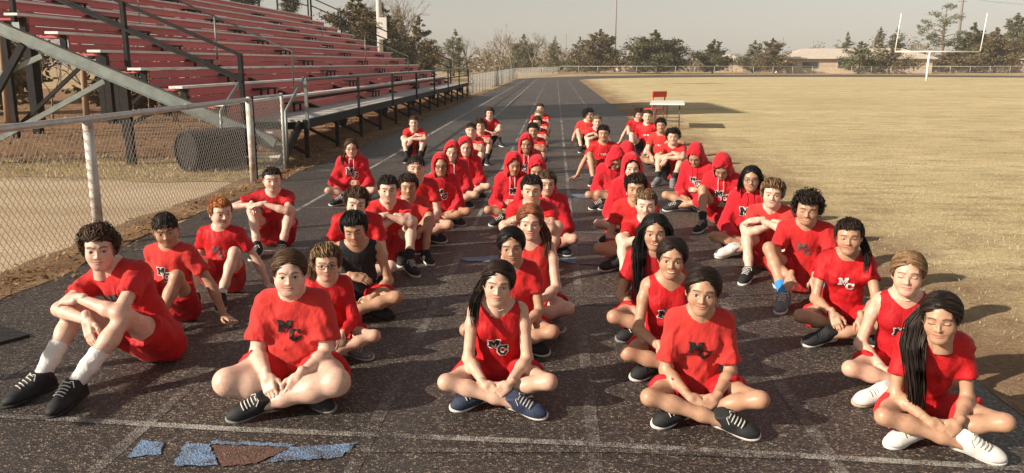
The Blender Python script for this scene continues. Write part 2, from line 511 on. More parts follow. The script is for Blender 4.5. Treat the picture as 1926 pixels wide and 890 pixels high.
# back guard rail
for zz in (0.55, 1.05):
    bb(MB().tube([(-13.45, Y0, rowz(10)+zz), (-13.45, Y1, rowz(10)+zz)], 0.028, 6), "guard_rail", m_blk, smooth=True)
for k in range(13):
    yy = Y0 + k*(Y1-Y0)/12
    bb(MB().box(-13.49, -13.42, yy-0.03, yy+0.03, rowz(10)-0.2, rowz(10)+1.08), "rail_post", m_blk)
# stairs down at the near end of the walkway
for xs in (-4.93, -5.95):
    bb(MB().bar((xs, Y0+0.62, 0.70), (xs, Y0-0.72, 0.03), 0.05, 0.20, (0,0,1)), "stair_stringer", m_blk)
for k in range(3):
    yy = Y0+0.30 - k*0.34; zz = 0.60 - k*0.19
    bb(MB().box(-5.90, -4.98, yy-0.13, yy+0.13, zz-0.03, zz), "stair_tread", m_alu)
bb(MB().tube([(-4.83, Y0-0.55, 0.10), (-4.83, Y0-0.50, 1.02), (-4.83, Y0+0.70, 1.60)], 0.03, 8), "stair_rail", m_galv, smooth=True)
bb(MB().tube([(-6.02, Y0-0.55, 0.10), (-6.02, Y0-0.50, 1.02), (-6.02, Y0+0.70, 1.60)], 0.03, 8), "stair_rail", m_galv, smooth=True)

# press box on top of the bleachers (above the frame; its shadow crosses the track)
pb = tag(empty("press_box", (-15.0, 25.5, 0)), "tall red press box on posts behind the top bleacher row", "press box")
MB().box(-1.3, 1.3, -4.0, 4.0, 6.4, 11.2).build("wall", m_red, pb)
MB().box(-1.6, 1.7, -4.3, 4.3, 11.21, 11.4).build("roof", m_alu, pb)
for sx in (-1.15, 1.15):
    for sy in (-3.8, 0, 3.8):
        MB().box(sx-0.1, sx+0.1, sy-0.1, sy+0.1, 0, 6.4).build("post", m_blk, pb)
m_glass = M("dark_glass", (0.03,0.035,0.04), 0.1, 0.1, spec=0.6)
for k in range(4):
    MB().box(1.303, 1.33, -3.7+k*1.9, -2.1+k*1.9, 8.6, 10.4).build("window", m_glass, pb)

# ---------------------------------------------------------------- chain link fences
m_wire = M("zinc_wire", (0.55,0.53,0.48), 0.5, 0.2, 20, metal=0.4)
m_post = M("white_painted_post", (0.58,0.56,0.52), 0.6, 0.15, 9.0, 0.15, 60, 0.002, dirt=(0.25,0.12,0.06), dscale=7.0, damt=0.7)
m_zinc = M("zinc_tube", (0.52,0.52,0.50), 0.45, 0.12, 9.0, metal=0.35, dirt=(0.33,0.26,0.2), dscale=6.0, damt=0.4)
def chain_link(y0, y1, z0, z1, px, pz, r, axis='y'):
    """bent diagonal wires making diamonds, in the plane x = 0"""
    v, f = [], []
    nz = int((z1-z0)/(pz/2))
    ny = int((y1-y0)/(px/2))
    hx, hz = px/2, pz/2
    def seg(a, b, side):
        d = (b-a); d.normalize()
        n1 = Vector((1,0,0)); n2 = d.cross(n1)
        k = len(v)
        for q in (a, b):
            for ang in (0, 2.094, 4.189):
                v.append(tuple(q + n1*(r*math.cos(ang)) + n2*(r*math.sin(ang))))
        for i in range(3):
            j = (i+1) % 3
            f.append((k+i, k+j, k+3+j, k+3+i))
    for i in range(ny):
        for j in range(nz):
            yA, zA = y0+i*hx, z0+j*hz
            up = (i+j) % 2 == 0
            a = Vector((0.004 if up else -0.004, yA, zA if up else zA+hz)); b = Vector((0.004 if up else -0.004, yA+hx, zA+hz if up else zA))
            seg(a, b, up)
    return v, f
XF = -4.8
fn = tag(empty("chain_link_fence", (XF, 8.3, 0)), "near chain-link fence with thick pale top rail and white posts", "fence")
v, f = chain_link(-5.4, 4.42, 0.05, 1.27, 0.078, 0.10, 0.0031)
tag(mesh_obj("wire_mesh", v, f, m_wire, fn), kind="stuff")
MB().tube([(0,-5.6,1.315),(0,-2.2,1.32),(0,0.3,1.312),(0,4.5,1.318)], 0.036, 10).build("top_rail", m_zinc, fn, True)
for yy in (-4.5, 0.0, 4.55):
    MB().tube([(0.03,yy,0),(0.03,yy,1.30)], 0.052, 12).build("post", m_post, fn, True)
MB().tube([(0.03,4.55,1.301),(0.03,4.55,1.36)], [0.058,0.03], 12).build("post_cap", m_post, fn, True)
for yy in (-2.2, 2.4):
    MB().tube([(0,yy-0.03,1.316),(0,yy+0.03,1.316)], 0.041, 10).build("rail_sleeve", m_zinc, fn, True)
gt = tag(empty("chain_link_gate", (XF, 13.0, 0)), "small chain-link gate closing the gap before the bleacher stairs", "gate")
v, f = chain_link(0.08, 1.5, 0.06, 1.28, 0.078, 0.10, 0.0031)
tag(mesh_obj("wire_mesh", v, f, m_wire, gt), kind="stuff")
for yy in (0.06, 1.52):
    MB().tube([(0,yy,0.03),(0,yy,1.36)], 0.028, 10).build("gate_post", m_blk if yy < 1 else m_zinc, gt, True)
for zz in (0.08, 1.33):
    MB().tube([(0,0.06,zz),(0,1.52,zz)], 0.022, 8).build("gate_rail", m_zinc, gt, True)

def simple_fence(name, label, pts, h, spacing, post_mat, wires=True):
    """far fence along a path: posts, rails and a coarse mesh"""
    o = tag(empty(name, (*pts[0], 0)), label, "fence", "far chain-link fences")
    P0 = Vector((*pts[0], 0))
    pm = MB().tube([(0,0,0),(0,0,h)], 0.035, 6); pme = pm.build("post", post_mat, o, True)
    first = True; carry = 0.0
    wv, wf = [], []
    for a, b in zip(pts[:-1], pts[1:]):
        a3, b3 = Vector((*a,0)), Vector((*b,0)); L = (b3-a3).length; d = (b3-a3)/L
        s = carry
        while s < L:
            q = a3 + d*s - P0
            if first: pme.location = q; first = False
            else: inst("post", pme.data, o, q)
            s += spacing
        carry = s - L
        MB().tube([a3-P0+Vector((0,0,h)), b3-P0+Vector((0,0,h))], 0.025, 6).build("top_rail", m_zinc, o, True)
        if wires:
            t = 0.0
            st = 0.16
            while t < L - st:
                for up in (0, 1):
                    p, q = a3-P0+d*t, a3-P0+d*(t+h*0.5)
                    z0, z1 = (0.05, h) if up else (h, 0.05)
                    k = len(wv); w = Vector((0,0,0.006))
                    n = Vector((-d.y, d.x, 0))*0.004
                    wv += [tuple(p+Vector((0,0,z0))-n), tuple(p+Vector((0,0,z0))+n+w), tuple(q+Vector((0,0,z1))+n+w), tuple(q+Vector((0,0,z1))-n)]
                    wf.append((k,k+1,k+2,k+3))
                t += st
    if wv: tag(mesh_obj("wire_mesh", wv, wf, m_wire, o), kind="stuff")
    return o
simple_fence("boundary_fence", "long low chain-link fence beside the track beyond the bleachers", [(-4.9,47.2),(-4.9,100),(-2.2,126),(0.4,139)], 1.25, 2.3, m_zinc)
simple_fence("boundary_fence", "far straight chain-link fence behind the end of the field", [(0.6,140.5),(60,142),(120,143)], 1.3, 3.2, m_zinc)
# ---------------------------------------------------------------- trees
def leaf_mat(name, cols, rough=0.75):
    m, n, l, b = new_mat(name)
    g = n.new("ShaderNodeNewGeometry")
    c = ramp(n, l, g.outputs["Random Per Island"], [(i/(len(cols)-1), c) for i, c in enumerate(cols)])
    f = noise(n, l, 0.8, 3.0)
    k = ramp(n, l, f, [(0.3, (0.6,)*3), (0.7, (1.3,)*3)])
    l.new(mixc(n, l, 1.0, c, k, 'MULTIPLY'), b.inputs["Base Color"])
    b.inputs["Roughness"].default_value = rough
    b.inputs["Specular IOR Level"].default_value = 0.2
    return m
m_jun = leaf_mat("juniper_foliage", [(0.035,0.045,0.018),(0.065,0.072,0.03),(0.10,0.095,0.042),(0.12,0.095,0.048)])
m_junb = leaf_mat("winter_browned_juniper", [(0.075,0.07,0.03),(0.12,0.10,0.05),(0.16,0.12,0.065),(0.18,0.125,0.075)])
m_pine = leaf_mat("pine_needles", [(0.09,0.10,0.055),(0.14,0.14,0.075),(0.19,0.175,0.10)])
m_pale = leaf_mat("pale_winter_twigs", [(0.17,0.13,0.085),(0.24,0.19,0.13),(0.30,0.25,0.18)])
m_bark = M("grey_brown_bark", (0.17,0.125,0.09), 0.9, 0.35, 6.0, 0.5, 30)
m_twig = M("bare_branches", (0.22,0.175,0.135), 0.9, 0.3, 3.0)

def leaf_cloud(centres, per, spread, size, r, flat=0.6, droop=0.0):
    """small crossed leaf sprays scattered about clump centres"""
    n = len(centres)*per
    c = np.repeat(np.array(centres, dtype=np.float32), per, axis=0)
    g = np.random.RandomState(r)
    off = g.normal(size=(n,3)).astype(np.float32)*(np.repeat(np.array(spread, dtype=np.float32), per)[:,None] if np.ndim(spread) else spread)
    off[:,2] *= flat
    c = c + off
    ax = g.normal(size=(n,3)); ax[:,2] *= 0.6; ax /= np.linalg.norm(ax, axis=1)[:,None]
    ax[:,2] -= droop
    bx = np.cross(ax, g.normal(size=(n,3))); bx /= np.linalg.norm(bx, axis=1)[:,None]
    L = size*g.uniform(0.6, 1.5, size=(n,1)); Wd = L*g.uniform(0.35, 0.6, size=(n,1))
    v = np.stack([c - ax*L*0.5, c + bx*Wd*0.5, c + ax*L*0.5, c - bx*Wd*0.5], axis=1).reshape(-1,3)
    f = np.arange(n*4).reshape(-1,4)
    return v, f

def conifer(name, label, x, y, h, w, mat, seed, per=40, shape=1.0, base=0.06, group="trees beyond the field", leaf=None, irregular=0.35):
    """juniper or cedar: limbs in uneven whorls carrying leaf sprays"""
    r = random.Random(seed)
    o = tag(empty(name, (x, y, 0)), label, "tree", group)
    MB().tube([(0,0,-0.1),(r.uniform(-.1,.1),0,h*0.35),(r.uniform(-.15,.15),0,h*0.7),(0,0,h*0.95)], [0.03*h, 0.022*h, 0.012*h, 0.004*h], 7).build("trunk", m_bark, o, True)
    cen = []; spr = []; lm = MB()
    nw = max(11, int(h*2.8))
    lean = r.uniform(-0.06, 0.06)
    for i in range(nw):
        t = (i+0.4)/nw
        z = h*(base + (0.98-base)*t)
        prof = (1-t)**0.82*1.10*shape*(0.85+0.3*math.sin(t*11+seed)) + 0.03
        if t < 0.16: prof *= 0.65 + 2.1*t
        nb = 5 if t < 0.8 else 3
        for k in range(nb):
            if r.random() < 0.14: continue
            a = k*2*math.pi/nb + i*2.4 + r.uniform(-.5,.5)
            L = w*0.5*prof*r.uniform(1-irregular, 1+irregular)
            dz = L*r.uniform(0.0, 0.45)
            tip = (math.cos(a)*L + lean*z, math.sin(a)*L, z+dz)
            lm.tube([(lean*z,0,z-0.05*h),tip], [0.006*h,0.002*h], 3, False)
            m_ = max(1, int(L/(0.075*w))+1)
            for q in range(m_):
                u = 0.35 + 0.65*(q+1)/m_
                cen.append((tip[0]*u + lean*z*(1-u), tip[1]*u, (z-0.05*h)*(1-u)+tip[2]*u + r.uniform(-.02,.02)*h)); spr.append(0.10*L + 0.008*h)
    lm.build("limb", m_bark, o)
    size = leaf or 0.055*w
    v, f = leaf_cloud(cen + [(lean*h, 0, h*k_) for k_ in (0.93, 0.97, 1.0, 1.03)], per, spr + [0.012*h]*4, size, seed, 0.5)
    v[:,2] = np.maximum(v[:,2], 0.02)
    mesh_obj("crown", v, f, mat, o)
    return o

def bare_tree(name, label, x, y, h, seed, depth=5, mat=None, group="trees beyond the field", spread=0.62, thick=0.022, haze=0):
    r = random.Random(seed)
    o = tag(empty(name, (x, y, 0)), label, "tree", group)
    tr, br, tw = MB(), MB(), MB()
    def grow(p, d, L, rad, k):
        q = p + d*L*0.5 + Vector((r.uniform(-1,1), r.uniform(-1,1), r.uniform(-.3,.6)))*L*0.07
        e = q + (d + Vector((r.uniform(-.3,.3), r.uniform(-.3,.3), 0.12))).normalized()*L*0.5
        t = tr if k == depth else (br if k > 1 else tw)
        t.tube([p, q, e], [rad, rad*0.85, rad*0.65], 6 if k == depth else (4 if k > 2 else 3), False)
        if k == 0: return
        n = r.choice((2,3,3)) if k < depth else 4
        for i in range(n):
            a = r.uniform(0, 2*math.pi)
            s = r.uniform(0.5, 1.1)*spread
            side = d.orthogonal().normalized()
            side = Matrix.Rotation(a, 3, d) @ side
            nd = (d*math.cos(s) + side*math.sin(s) + Vector((0,0,0.12))).normalized()
            grow(e if i else q.lerp(e, 0.9), nd, L*r.uniform(0.62, 0.85), max(rad*0.6, 0.006*h/8+haze), k-1)
    grow(Vector((0,0,-0.1)), Vector((r.uniform(-.08,.08), 0, 1)).normalized(), h*0.27, thick*h, depth)
    tr.build("trunk", m_bark, o, True); br.build("branches", mat or m_twig, o); tw.build("crown", mat or m_twig, o)
    return o

def at_px(px, Y):
    """X of the direction seen px pixels from the track's vanishing point, at distance Y"""
    return (px - 1045.0)/1560.0*Y*1.021

# (kind, px, distance, height m, width m, material, label)
TR = [
 ("j", 1122, 150, 7.3, 8.2, m_junb, "wide olive-brown juniper left of the tall mast"),
 ("j", 1085, 158, 6.3, 4.6, m_pine, "pale narrow conifer between the bare thicket and the olive-brown juniper"),
 ("j", 1225, 146, 7.0, 9.6, m_jun, "dark pointed conifer with broad skirt behind the far fence"),
 ("j", 1196, 149, 4.0, 3.6, m_jun, "small dark conifer leaning against the broad pointed conifer"),
 ("j", 1325, 150, 5.6, 6.6, m_jun, "round dark juniper standing alone at mid field"),
 ("j", 1396, 156, 5.6, 5.2, m_pine, "pale green shrubby tree left of the tan house"),
 ("j", 1432, 150, 5.8, 6.0, m_junb, "brown juniper touching the left end of the tan house"),
 ("j", 1040, 150, 6.2, 3.2, m_pine, "thin grey-green juniper right of the bare thicket"),
 ("j", 985, 165, 7.0, 6.0, m_pine, "pale olive tree among the bare thicket at the track end"),
 ("j", 1557, 185, 8.0, 4.5, m_pine, "grey pine rising behind the tan house roof"),
 ("j", 1581, 148, 5.2, 7.0, m_pine, "olive shrubby tree in front of the tan house"),
 ("j", 1610, 190, 9.2, 4.4, m_jun, "dark conifer top above the tan house ridge"),
 ("j", 1642, 180, 8.6, 5.4, m_pine, "grey-green conifer behind the right end of the tan house"),
 ("j", 1634, 147, 4.4, 6.2, m_junb, "low brown bush in front of the tan house's right half"),
 ("j", 1772, 168, 9.0, 7.4, m_jun, "dark spired juniper seen between the goal uprights"),
 ("j", 1815, 165, 8.0, 9.0, m_junb, "rusty brown juniper at the right goal upright"),
 ("j", 1745, 160, 4.0, 9.0, m_junb, "spreading low juniper hedge behind the goal post"),
 ("j", 1846, 200, 12.4, 10.0, m_pine, "tall olive tree just right of the right goal upright"),
 ("j", 1885, 205, 12.4, 10.0, m_pine, "tall olive tree above the small white-roofed house"),
 ("j", 1920, 200, 10.8, 9.5, m_pine, "olive tree at the right edge of the picture"),
 ("j", 860, 118, 6.2, 3.6, m_pine, "slim grey juniper beyond the far end of the bleachers"),
 ("j", 690, 66, 7.6, 6.6, m_junb, "big olive juniper left of the white light pole"),
 ("j", 735, 72, 6.6, 6.0, m_pine, "ragged grey-green juniper behind the white light pole"),
 ("j", 800, 86, 6.2, 6.0, m_junb, "brown-green juniper right of the white light pole"),
 ("j", 765, 95, 7.4, 5.0, m_junb, "tall tangled juniper with bare limbs beyond the bleachers"),
 ("j", 560, 70, 9.2, 3.4, m_jun, "dark conifer tip over the top row of the bleachers"),
 ("j", 480, 66, 9.3, 4.5, m_jun, "dark bushy tree top over the middle of the bleachers"),
]
for i, (k, px, Y, h, w, mt, lab) in enumerate(TR):
    near = Y < 100
    conifer("juniper_tree", lab, at_px(px, Y), Y, h, w*(1.0 if near else 1.22), mt, 100+i, per=(60 if near else 36), leaf=(0.030*w if near else 0.042*w), group=("trees behind the bleachers" if near else "trees beyond the field"))
# the open pine between the goal uprights
def open_pine(x, y, h, w, label, seed):
    r = random.Random(seed)
    o = tag(empty("pine_tree", (x, y, 0)), label, "tree", "trees beyond the field")
    MB().tube([(0,0,0),(0.1,0,h*.4),(-0.15,0,h*.7),(0.05,0,h*.95)], [0.3,0.24,0.16,0.05], 7).build("trunk", m_bark, o, True)
    lm = MB(); cen = []
    for i in range(26):
        t = r.uniform(0.38, 0.98); a = r.uniform(0, 2*math.pi)
        L = w*0.5*r.uniform(0.55, 1.1)*(1.0 if 0.5 < t < 0.9 else 0.6)
        tip = Vector((math.cos(a)*L, math.sin(a)*L, h*t + r.uniform(-.2, .9)))
        lm.tube([(0,0,h*t-0.5), tip*0.5+Vector((0,0,h*t*0.5-0.1)), tip], [0.09,0.06,0.03], 4, False)
        for q in range(5): cen.append(tuple(tip + Vector((r.gauss(0,.5), r.gauss(0,.5), r.gauss(0,.28)))))
    lm.build("limb", m_bark, o)
    v, f = leaf_cloud(cen, 22, 0.30, 0.34, seed)
    mesh_obj("crown", v, f, m_pine, o)
open_pine(at_px(1722,172), 172, 12.6, 8.4, "tall open-crowned pine between the white goal uprights", 31)
# bare deciduous trees
BT = [(945,135,7.4,"pale bare tree with fine branches at the end of the left fence"),(965,140,8.6,"tallest bare tree of the thicket at the track end"),
      (1003,150,8.0,"bare thicket tree just left of the far gate"),(1022,160,6.8,"small bare tree over the far gate"),(925,128,5.6,"low bare tree beside the left boundary fence"),
      (1060,165,5.2,"bare sapling between two pale conifers"),(1290,175,5.0,"bare scrub tree between the two dark junipers"),(1365,175,5.2,"bare scrub tree right of the round juniper"),
      (1690,178,7.4,"bare tree behind the left goal upright"),(1868,170,6.4,"pale bare tree right of the rusty juniper")]
for i, (px, Y, h, lab) in enumerate(BT):
    bare_tree("bare_tree", lab, at_px(px, Y), Y, h, 300+i, 5, mat=m_pale, haze=0.008)
bare_tree("bare_tree", "large bare spreading tree right of the white light pole", at_px(772, 92), 92, 9.8, 333, 6, group="trees behind the bleachers", thick=0.024)
bare_tree("bare_tree", "bare tree crown showing over the bleachers' far corner", at_px(690, 88), 88, 9.4, 335, 5, group="trees behind the bleachers", haze=0.004)
bare_tree("bare_tree", "slender bare tree beside the slim grey juniper", at_px(885, 120), 120, 6.0, 336, 5, haze=0.006)
# scrub seen under the bleachers
for i, (x, y, h, lab) in enumerate([(-20.5,27.0,3.4,"leafless scrub bush at the left edge under the bleachers"),(-17.0,27.5,3.0,"leafless scrub bush behind the gold post"),(-14.6,29.5,2.8,"leafless scrub bush behind the second column"),(-24,33,4.2,"tall leafless scrub far behind the bleachers"),(-19.5,34,4.0,"thick leafless scrub behind the bleacher columns")]):
    bare_tree("scrub_bush", lab, x, y, h, 400+i, 5, group="scrub under the bleachers", spread=0.8, thick=0.012)
for i, (x, y, h, w, lab) in enumerate([(-16.2,31.0,3.0,3.4,"olive juniper bush behind the diagonal braces"),(-21.5,30.0,2.6,3.6,"olive juniper bush low at the left edge"),(-12.8,33.0,2.4,2.8,"olive juniper bush under the middle rows"),(-26,38,4.5,6.0,"broad juniper bush far under the bleachers")]):
    conifer("juniper_bush", lab, x, y, h, w, m_junb, 440+i, per=26, group="scrub under the bleachers")
m_wood = M("weathered_wood_pole", (0.33,0.24,0.16), 0.9, 0.25, 4.0, 0.4, 40, stretch=(4,4,0.4))
for i, (x, y, lab) in enumerate([(-17.3,25.6,"weathered wooden pole leaning behind the left brace"),(-14.9,25.9,"straight weathered pole behind the first bleacher column"),(-12.2,26.3,"thin weathered pole under the middle rows"),(-11.2,26.0,"pale wooden pole nearest the fence under the rows")]):
    o = MB().tube([(0,0,0),(0.05,0,1.6),(0.08*(-1)**i,0,3.1)], [0.10,0.095,0.085], 10).build("wooden_pole", m_wood, None, True, (x,y,0))
    tag(o, lab, "pole", "poles under the bleachers")

# grey winter brush filling the horizon behind the far fence
g_ = np.random.RandomState(77)
cen = []
for i in range(900):
    x = g_.uniform(-40, 190); y = g_.uniform(170, 225)
    cen.append((x, y, g_.uniform(0.3, 2.6)*(0.6+0.4*math.sin(x*0.21)+0.25*math.sin(x*0.53))+0.3))
v, f = leaf_cloud(cen, 26, 0.9, 0.75, 78, 0.6)
v[:,2] = np.maximum(v[:,2], 0.0)
tag(mesh_obj("far_brush", v, f, m_pale), "grey-brown winter brush along the horizon behind the far fence", "brush", kind="stuff")

cen = []
for i in range(520):
    if i % 3: px_, top_ = g_.uniform(905, 1075), 5.2
    else: px_, top_ = g_.uniform(1500, 1940), 7.5
    y = g_.uniform(176, 215)
    cen.append((at_px(px_, y), y, top_*g_.uniform(0.05, 1.0)**1.2*(0.75+0.25*math.sin(px_*0.11))))
v, f = leaf_cloud(cen, 30, 0.85, 0.5, 79, 0.8)
v[:,2] = np.maximum(v[:,2], 0.0)
tag(mesh_obj("far_thicket", v, f, m_pale), "hazy leafless thicket behind the far trees", "brush", kind="stuff")
# ---------------------------------------------------------------- houses, goal post, masts, table
m_brick = M("tan_brick", (0.54,0.42,0.31), 0.9, 0.10, 2.0, 0.2, 30)
m_roof = M("tan_shingle_roof", (0.56,0.48,0.40), 0.9, 0.10, 1.5, 0.3, 12)
m_roofw = M("pale_metal_roof", (0.62,0.60,0.57), 0.6, 0.08, 1.0)
m_win = M("window_glass", (0.05,0.055,0.06), 0.15, 0.1, spec=0.6)
m_trim = M("white_trim", (0.62,0.60,0.56), 0.6, 0.08)
def house(name, label, x, y, w, d, hw, hr, roofm, wins):
    o = tag(empty(name, (x, y, 0)), label, "house", "houses beyond the field")
    MB().box(-w/2, w/2, 0, d, 0, hw).build("wall", m_brick, o)
    e = 0.6
    v = [(-w/2-e,-e,hw+.01),(w/2+e,-e,hw+.01),(w/2+e,d+e,hw+.01),(-w/2-e,d+e,hw+.01),(-w/2+d*0.4,d/2,hw+hr),(w/2-d*0.4,d/2,hw+hr)]
    mesh_obj("roof", v, [(0,1,5,4),(1,2,5),(2,3,4,5),(3,0,4),(0,3,2,1)], roofm, o)
    MB().box(-w/2-e, w/2+e, -e-0.05, -e-0.005, hw-0.16, hw+0.03).build("fascia", m_trim, o)
    for (a, b_, z0, z1) in wins:
        f = MB().box(a, b_, -0.05, -0.003, z0, z1).build("window", m_trim, o)
        MB().box(a+0.08, b_-0.08, -0.07, -0.053, z0+0.08, z1-0.08).build("pane", m_win, f)
    return o
house("house", "long tan brick house with low hipped roof behind the far fence", at_px(1583,153), 153, 25.0, 9, 2.7, 1.7, m_roof, [(-10.2,-7.2,0.9,2.1),(-4,-2.4,0.9,2.1),(6.4,8.8,0.9,2.1),(1.5,2.5,0.1,2.1)])
house("house", "small house with pale roof at the right edge", at_px(1935,158), 158, 11, 8, 2.4, 1.5, m_roofw, [(-4.5,-3.0,0.9,2.0),(-1.5,-0.5,0.1,2.0)])
house("house", "little gabled house seen beside the tall mast", at_px(1176,178), 178, 4.5, 5, 2.3, 1.6, m_roof, [(-1.4,-0.4,0.9,1.9)])
house("house", "pale low house half hidden by the round juniper", at_px(1357,172), 172, 5.0, 5, 2.2, 1.3, m_roof, [(-1.4,-0.4,0.9,1.9)])

m_goal = M("white_gloss_paint", (0.80,0.79,0.76), 0.4, 0.05)
gp = tag(empty("goal_post", (38.5, 90.0, 0)), "white gooseneck football goal post on the dry field", "goal post")
MB().tube([(0,-0.2,0),(0,-0.2,1.9),(0.12,0,2.55),(0.6,0.9,2.95),(0.7,1.6,3.02)], 0.11, 10).build("gooseneck", m_goal, gp, True)
MB().tube([(-2.75,1.6,3.02),(6.0,1.6,3.02)], 0.075, 10).build("crossbar", m_goal, gp, True)
for sx in (-2.75, 6.0):
    MB().tube([(sx,1.6,3.02),(sx+0.3,1.6,6.9)], 0.05, 10).build("upright", m_goal, gp, True)

m_mast = M("dull_steel_mast", (0.24,0.22,0.21), 0.6, 0.1)
def mast(name, label, x, y, h, r0, r1, arms=()):
    o = tag(empty(name, (x, y, 0)), label, "pole", "masts and poles beyond the field")
    MB().tube([(0,0,0),(0,0,h)], [r0, r1], 8).build("shaft", m_mast, o, True)
    for (z, L) in arms:
        MB().bar((-L,0,z),(L,0,z), 0.12, 0.14).build("crossarm", m_mast, o)
    return o
mast("mast", "tall thin mast above the olive-brown juniper", at_px(1151,190), 190, 22, 0.20, 0.14)
mast("power_pole", "tall steel power pole rising behind the open pine", at_px(1748,230), 230, 34, 0.40, 0.25, ((17.5,1.2),(19.5,1.2),(25,1.2)))
mast("power_pole", "tall power pole near the right edge of the sky", at_px(1913,260), 260, 36, 0.35, 0.22, ((28,1.2),))
mast("utility_pole", "short utility pole above the tan house", at_px(1655,200), 200, 8.6, 0.16, 0.12, ((8.0,0.7),))
mast("utility_pole", "short pole by the bare thicket over the far gate", at_px(1063,185), 185, 8.0, 0.12, 0.10)
mast("utility_pole", "slim pole standing left of the tan house", at_px(1446,200), 200, 7.6, 0.12, 0.10)
# power lines
for k, z in enumerate((19.5, 17.4, 25.0)):
    x0, y0 = at_px(1748,230), 230; x1, y1 = at_px(1913,260), 260
    pts = []
    for i in range(13):
        t = i/12*1.6 - 0.3
        pts.append((x0+(x1-x0)*t, y0+(y1-y0)*t, z + 1.5*((t-0.5)**2*4-1)*0.5 + 1.2))
    tag(MB().tube(pts, 0.035, 4).build("power_line", m_mast), ["lowest power line strung past the goal post","middle power line strung past the goal post","highest power line strung past the goal post"][(1,0,2)[k]], "power line", "power lines")
# white stadium light pole behind the bleachers
lp = tag(empty("light_pole", (at_px(727,64), 64, 0)), "thick white stadium light pole with box behind the bleachers", "pole")
MB().tube([(0,0,0),(0,0,16)], [0.24,0.17], 12).build("shaft", m_trim, lp, True)
MB().box(0.05,0.62,-0.42,-0.25,3.6,5.2).build("control_box", m_roofw, lp)
for k in range(3): MB().box(-1.6,1.6,-0.3,0.2,14.0+k*0.8,14.3+k*0.8).build("lamp_bar", m_mast, lp)

# folding table and red chair at the edge of the turf
m_ttop = M("white_plastic_top", (0.74,0.73,0.70), 0.5, 0.05)
m_tleg = M("brown_steel_leg", (0.12,0.09,0.07), 0.5, 0.2, metal=0.4)
tb = tag(empty("folding_table", (3.25, 25.0, 0), math.radians(-8)), "white-topped folding table standing on the turf edge", "table")
MB().box(-0.42,0.55,-0.95,0.95,0.70,0.745).build("table_top", m_ttop, tb)
for sy in (-0.75, 0.75):
    for sx in (-0.3, 0.42):
        MB().tube([(sx,sy,0),(sx,sy,0.70)], 0.016, 6).build("leg", m_tleg, tb, True)
    MB().bar((-0.3,sy,0.25),(0.42,sy,0.25),0.02,0.02).build("stretcher", m_tleg, tb)
    MB().bar((0.06,sy,0.26),(0.06,sy*0.5,0.69),0.02,0.02).build("brace", m_tleg, tb)
m_rplas = M("red_plastic", (0.55,0.05,0.035), 0.4, 0.1)
ch = tag(empty("chair", (3.15, 26.9, 0), math.radians(205)), "red chair with open back behind the folding table", "chair")
MB().box(-0.23,0.23,-0.22,0.22,0.42,0.455).build("seat", m_rplas, ch)
for sx in (-0.21, 0.21):
    MB().tube([(sx,-0.2,0),(sx,-0.2,0.42)], 0.016, 6).build("leg", m_rplas, ch, True)
    MB().tube([(sx,0.24,0),(sx,0.22,0.45),(sx,0.30,0.98)], 0.020, 6).build("back_post", m_rplas, ch, True)
MB().box(-0.25,0.25,0.27,0.32,0.82,1.0).build("backrest", m_rplas, ch)

# black drainage pipe lying behind the fence
m_pipe = M("black_corrugated_plastic", (0.014,0.010,0.012), 0.55, 0.2, 5.0, spec=0.25)
dp = tag(empty("drainage_pipe", (-6.42, 14.1, 0.37), math.radians(0)), "wide black corrugated pipe lying on straw behind the fence", "pipe")
ax = Vector((0.55, 0.84, 0)).normalized(); rr = 0.36
mb = MB(); n = 28
sd = Vector((-ax.y, ax.x, 0))
def ring(t, rad): return [tuple(ax*t + sd*(math.cos(2*math.pi*k/n)*rad) + Vector((0,0,math.sin(2*math.pi*k/n)*rad))) for k in range(n)]
prof = []
for i in range(15):
    prof += [(i*0.085, rr-0.022), (i*0.085+0.02, rr), (i*0.085+0.055, rr), (i*0.085+0.07, rr-0.022)]
prof = [(0.0, rr-0.055)] + prof + [(15*0.085, rr-0.055)]
for (t, rad) in prof: mb.v += ring(t, rad)
for i in range(len(prof)-1):
    for k in range(n):
        j = (k+1) % n
        mb.f.append((i*n+k, i*n+j, (i+1)*n+j, (i+1)*n+k))
mb.build("pipe_wall", m_pipe, dp)
mb = MB(); mb.v += ring(0.03, rr-0.05); mb.f.append(tuple(range(n))); mb.build("end_cap", m_pipe, dp)
# rubber mat corner at the left edge of the track
m_mat = M("black_rubber", (0.02,0.021,0.024), 0.6, 0.2, 8.0, 0.2, 90)
tag(MB().poly([(0.22,0.02,0.034),(-0.35,0.33,0.034),(-0.9,-0.1,0.034),(-0.1,-0.55,0.034)]).poly([(0.22,0.02,0.015),(0.22,0.02,0.034),(-0.1,-0.55,0.034),(-0.1,-0.55,0.015)]).poly([(0.22,0.02,0.015),(-0.35,0.33,0.015),(-0.35,0.33,0.034),(0.22,0.02,0.034)]).build("rubber_mat", m_mat, None, False, (-3.85,5.3,0)), "black rubber mat corner lying on the track at the left edge", "mat")
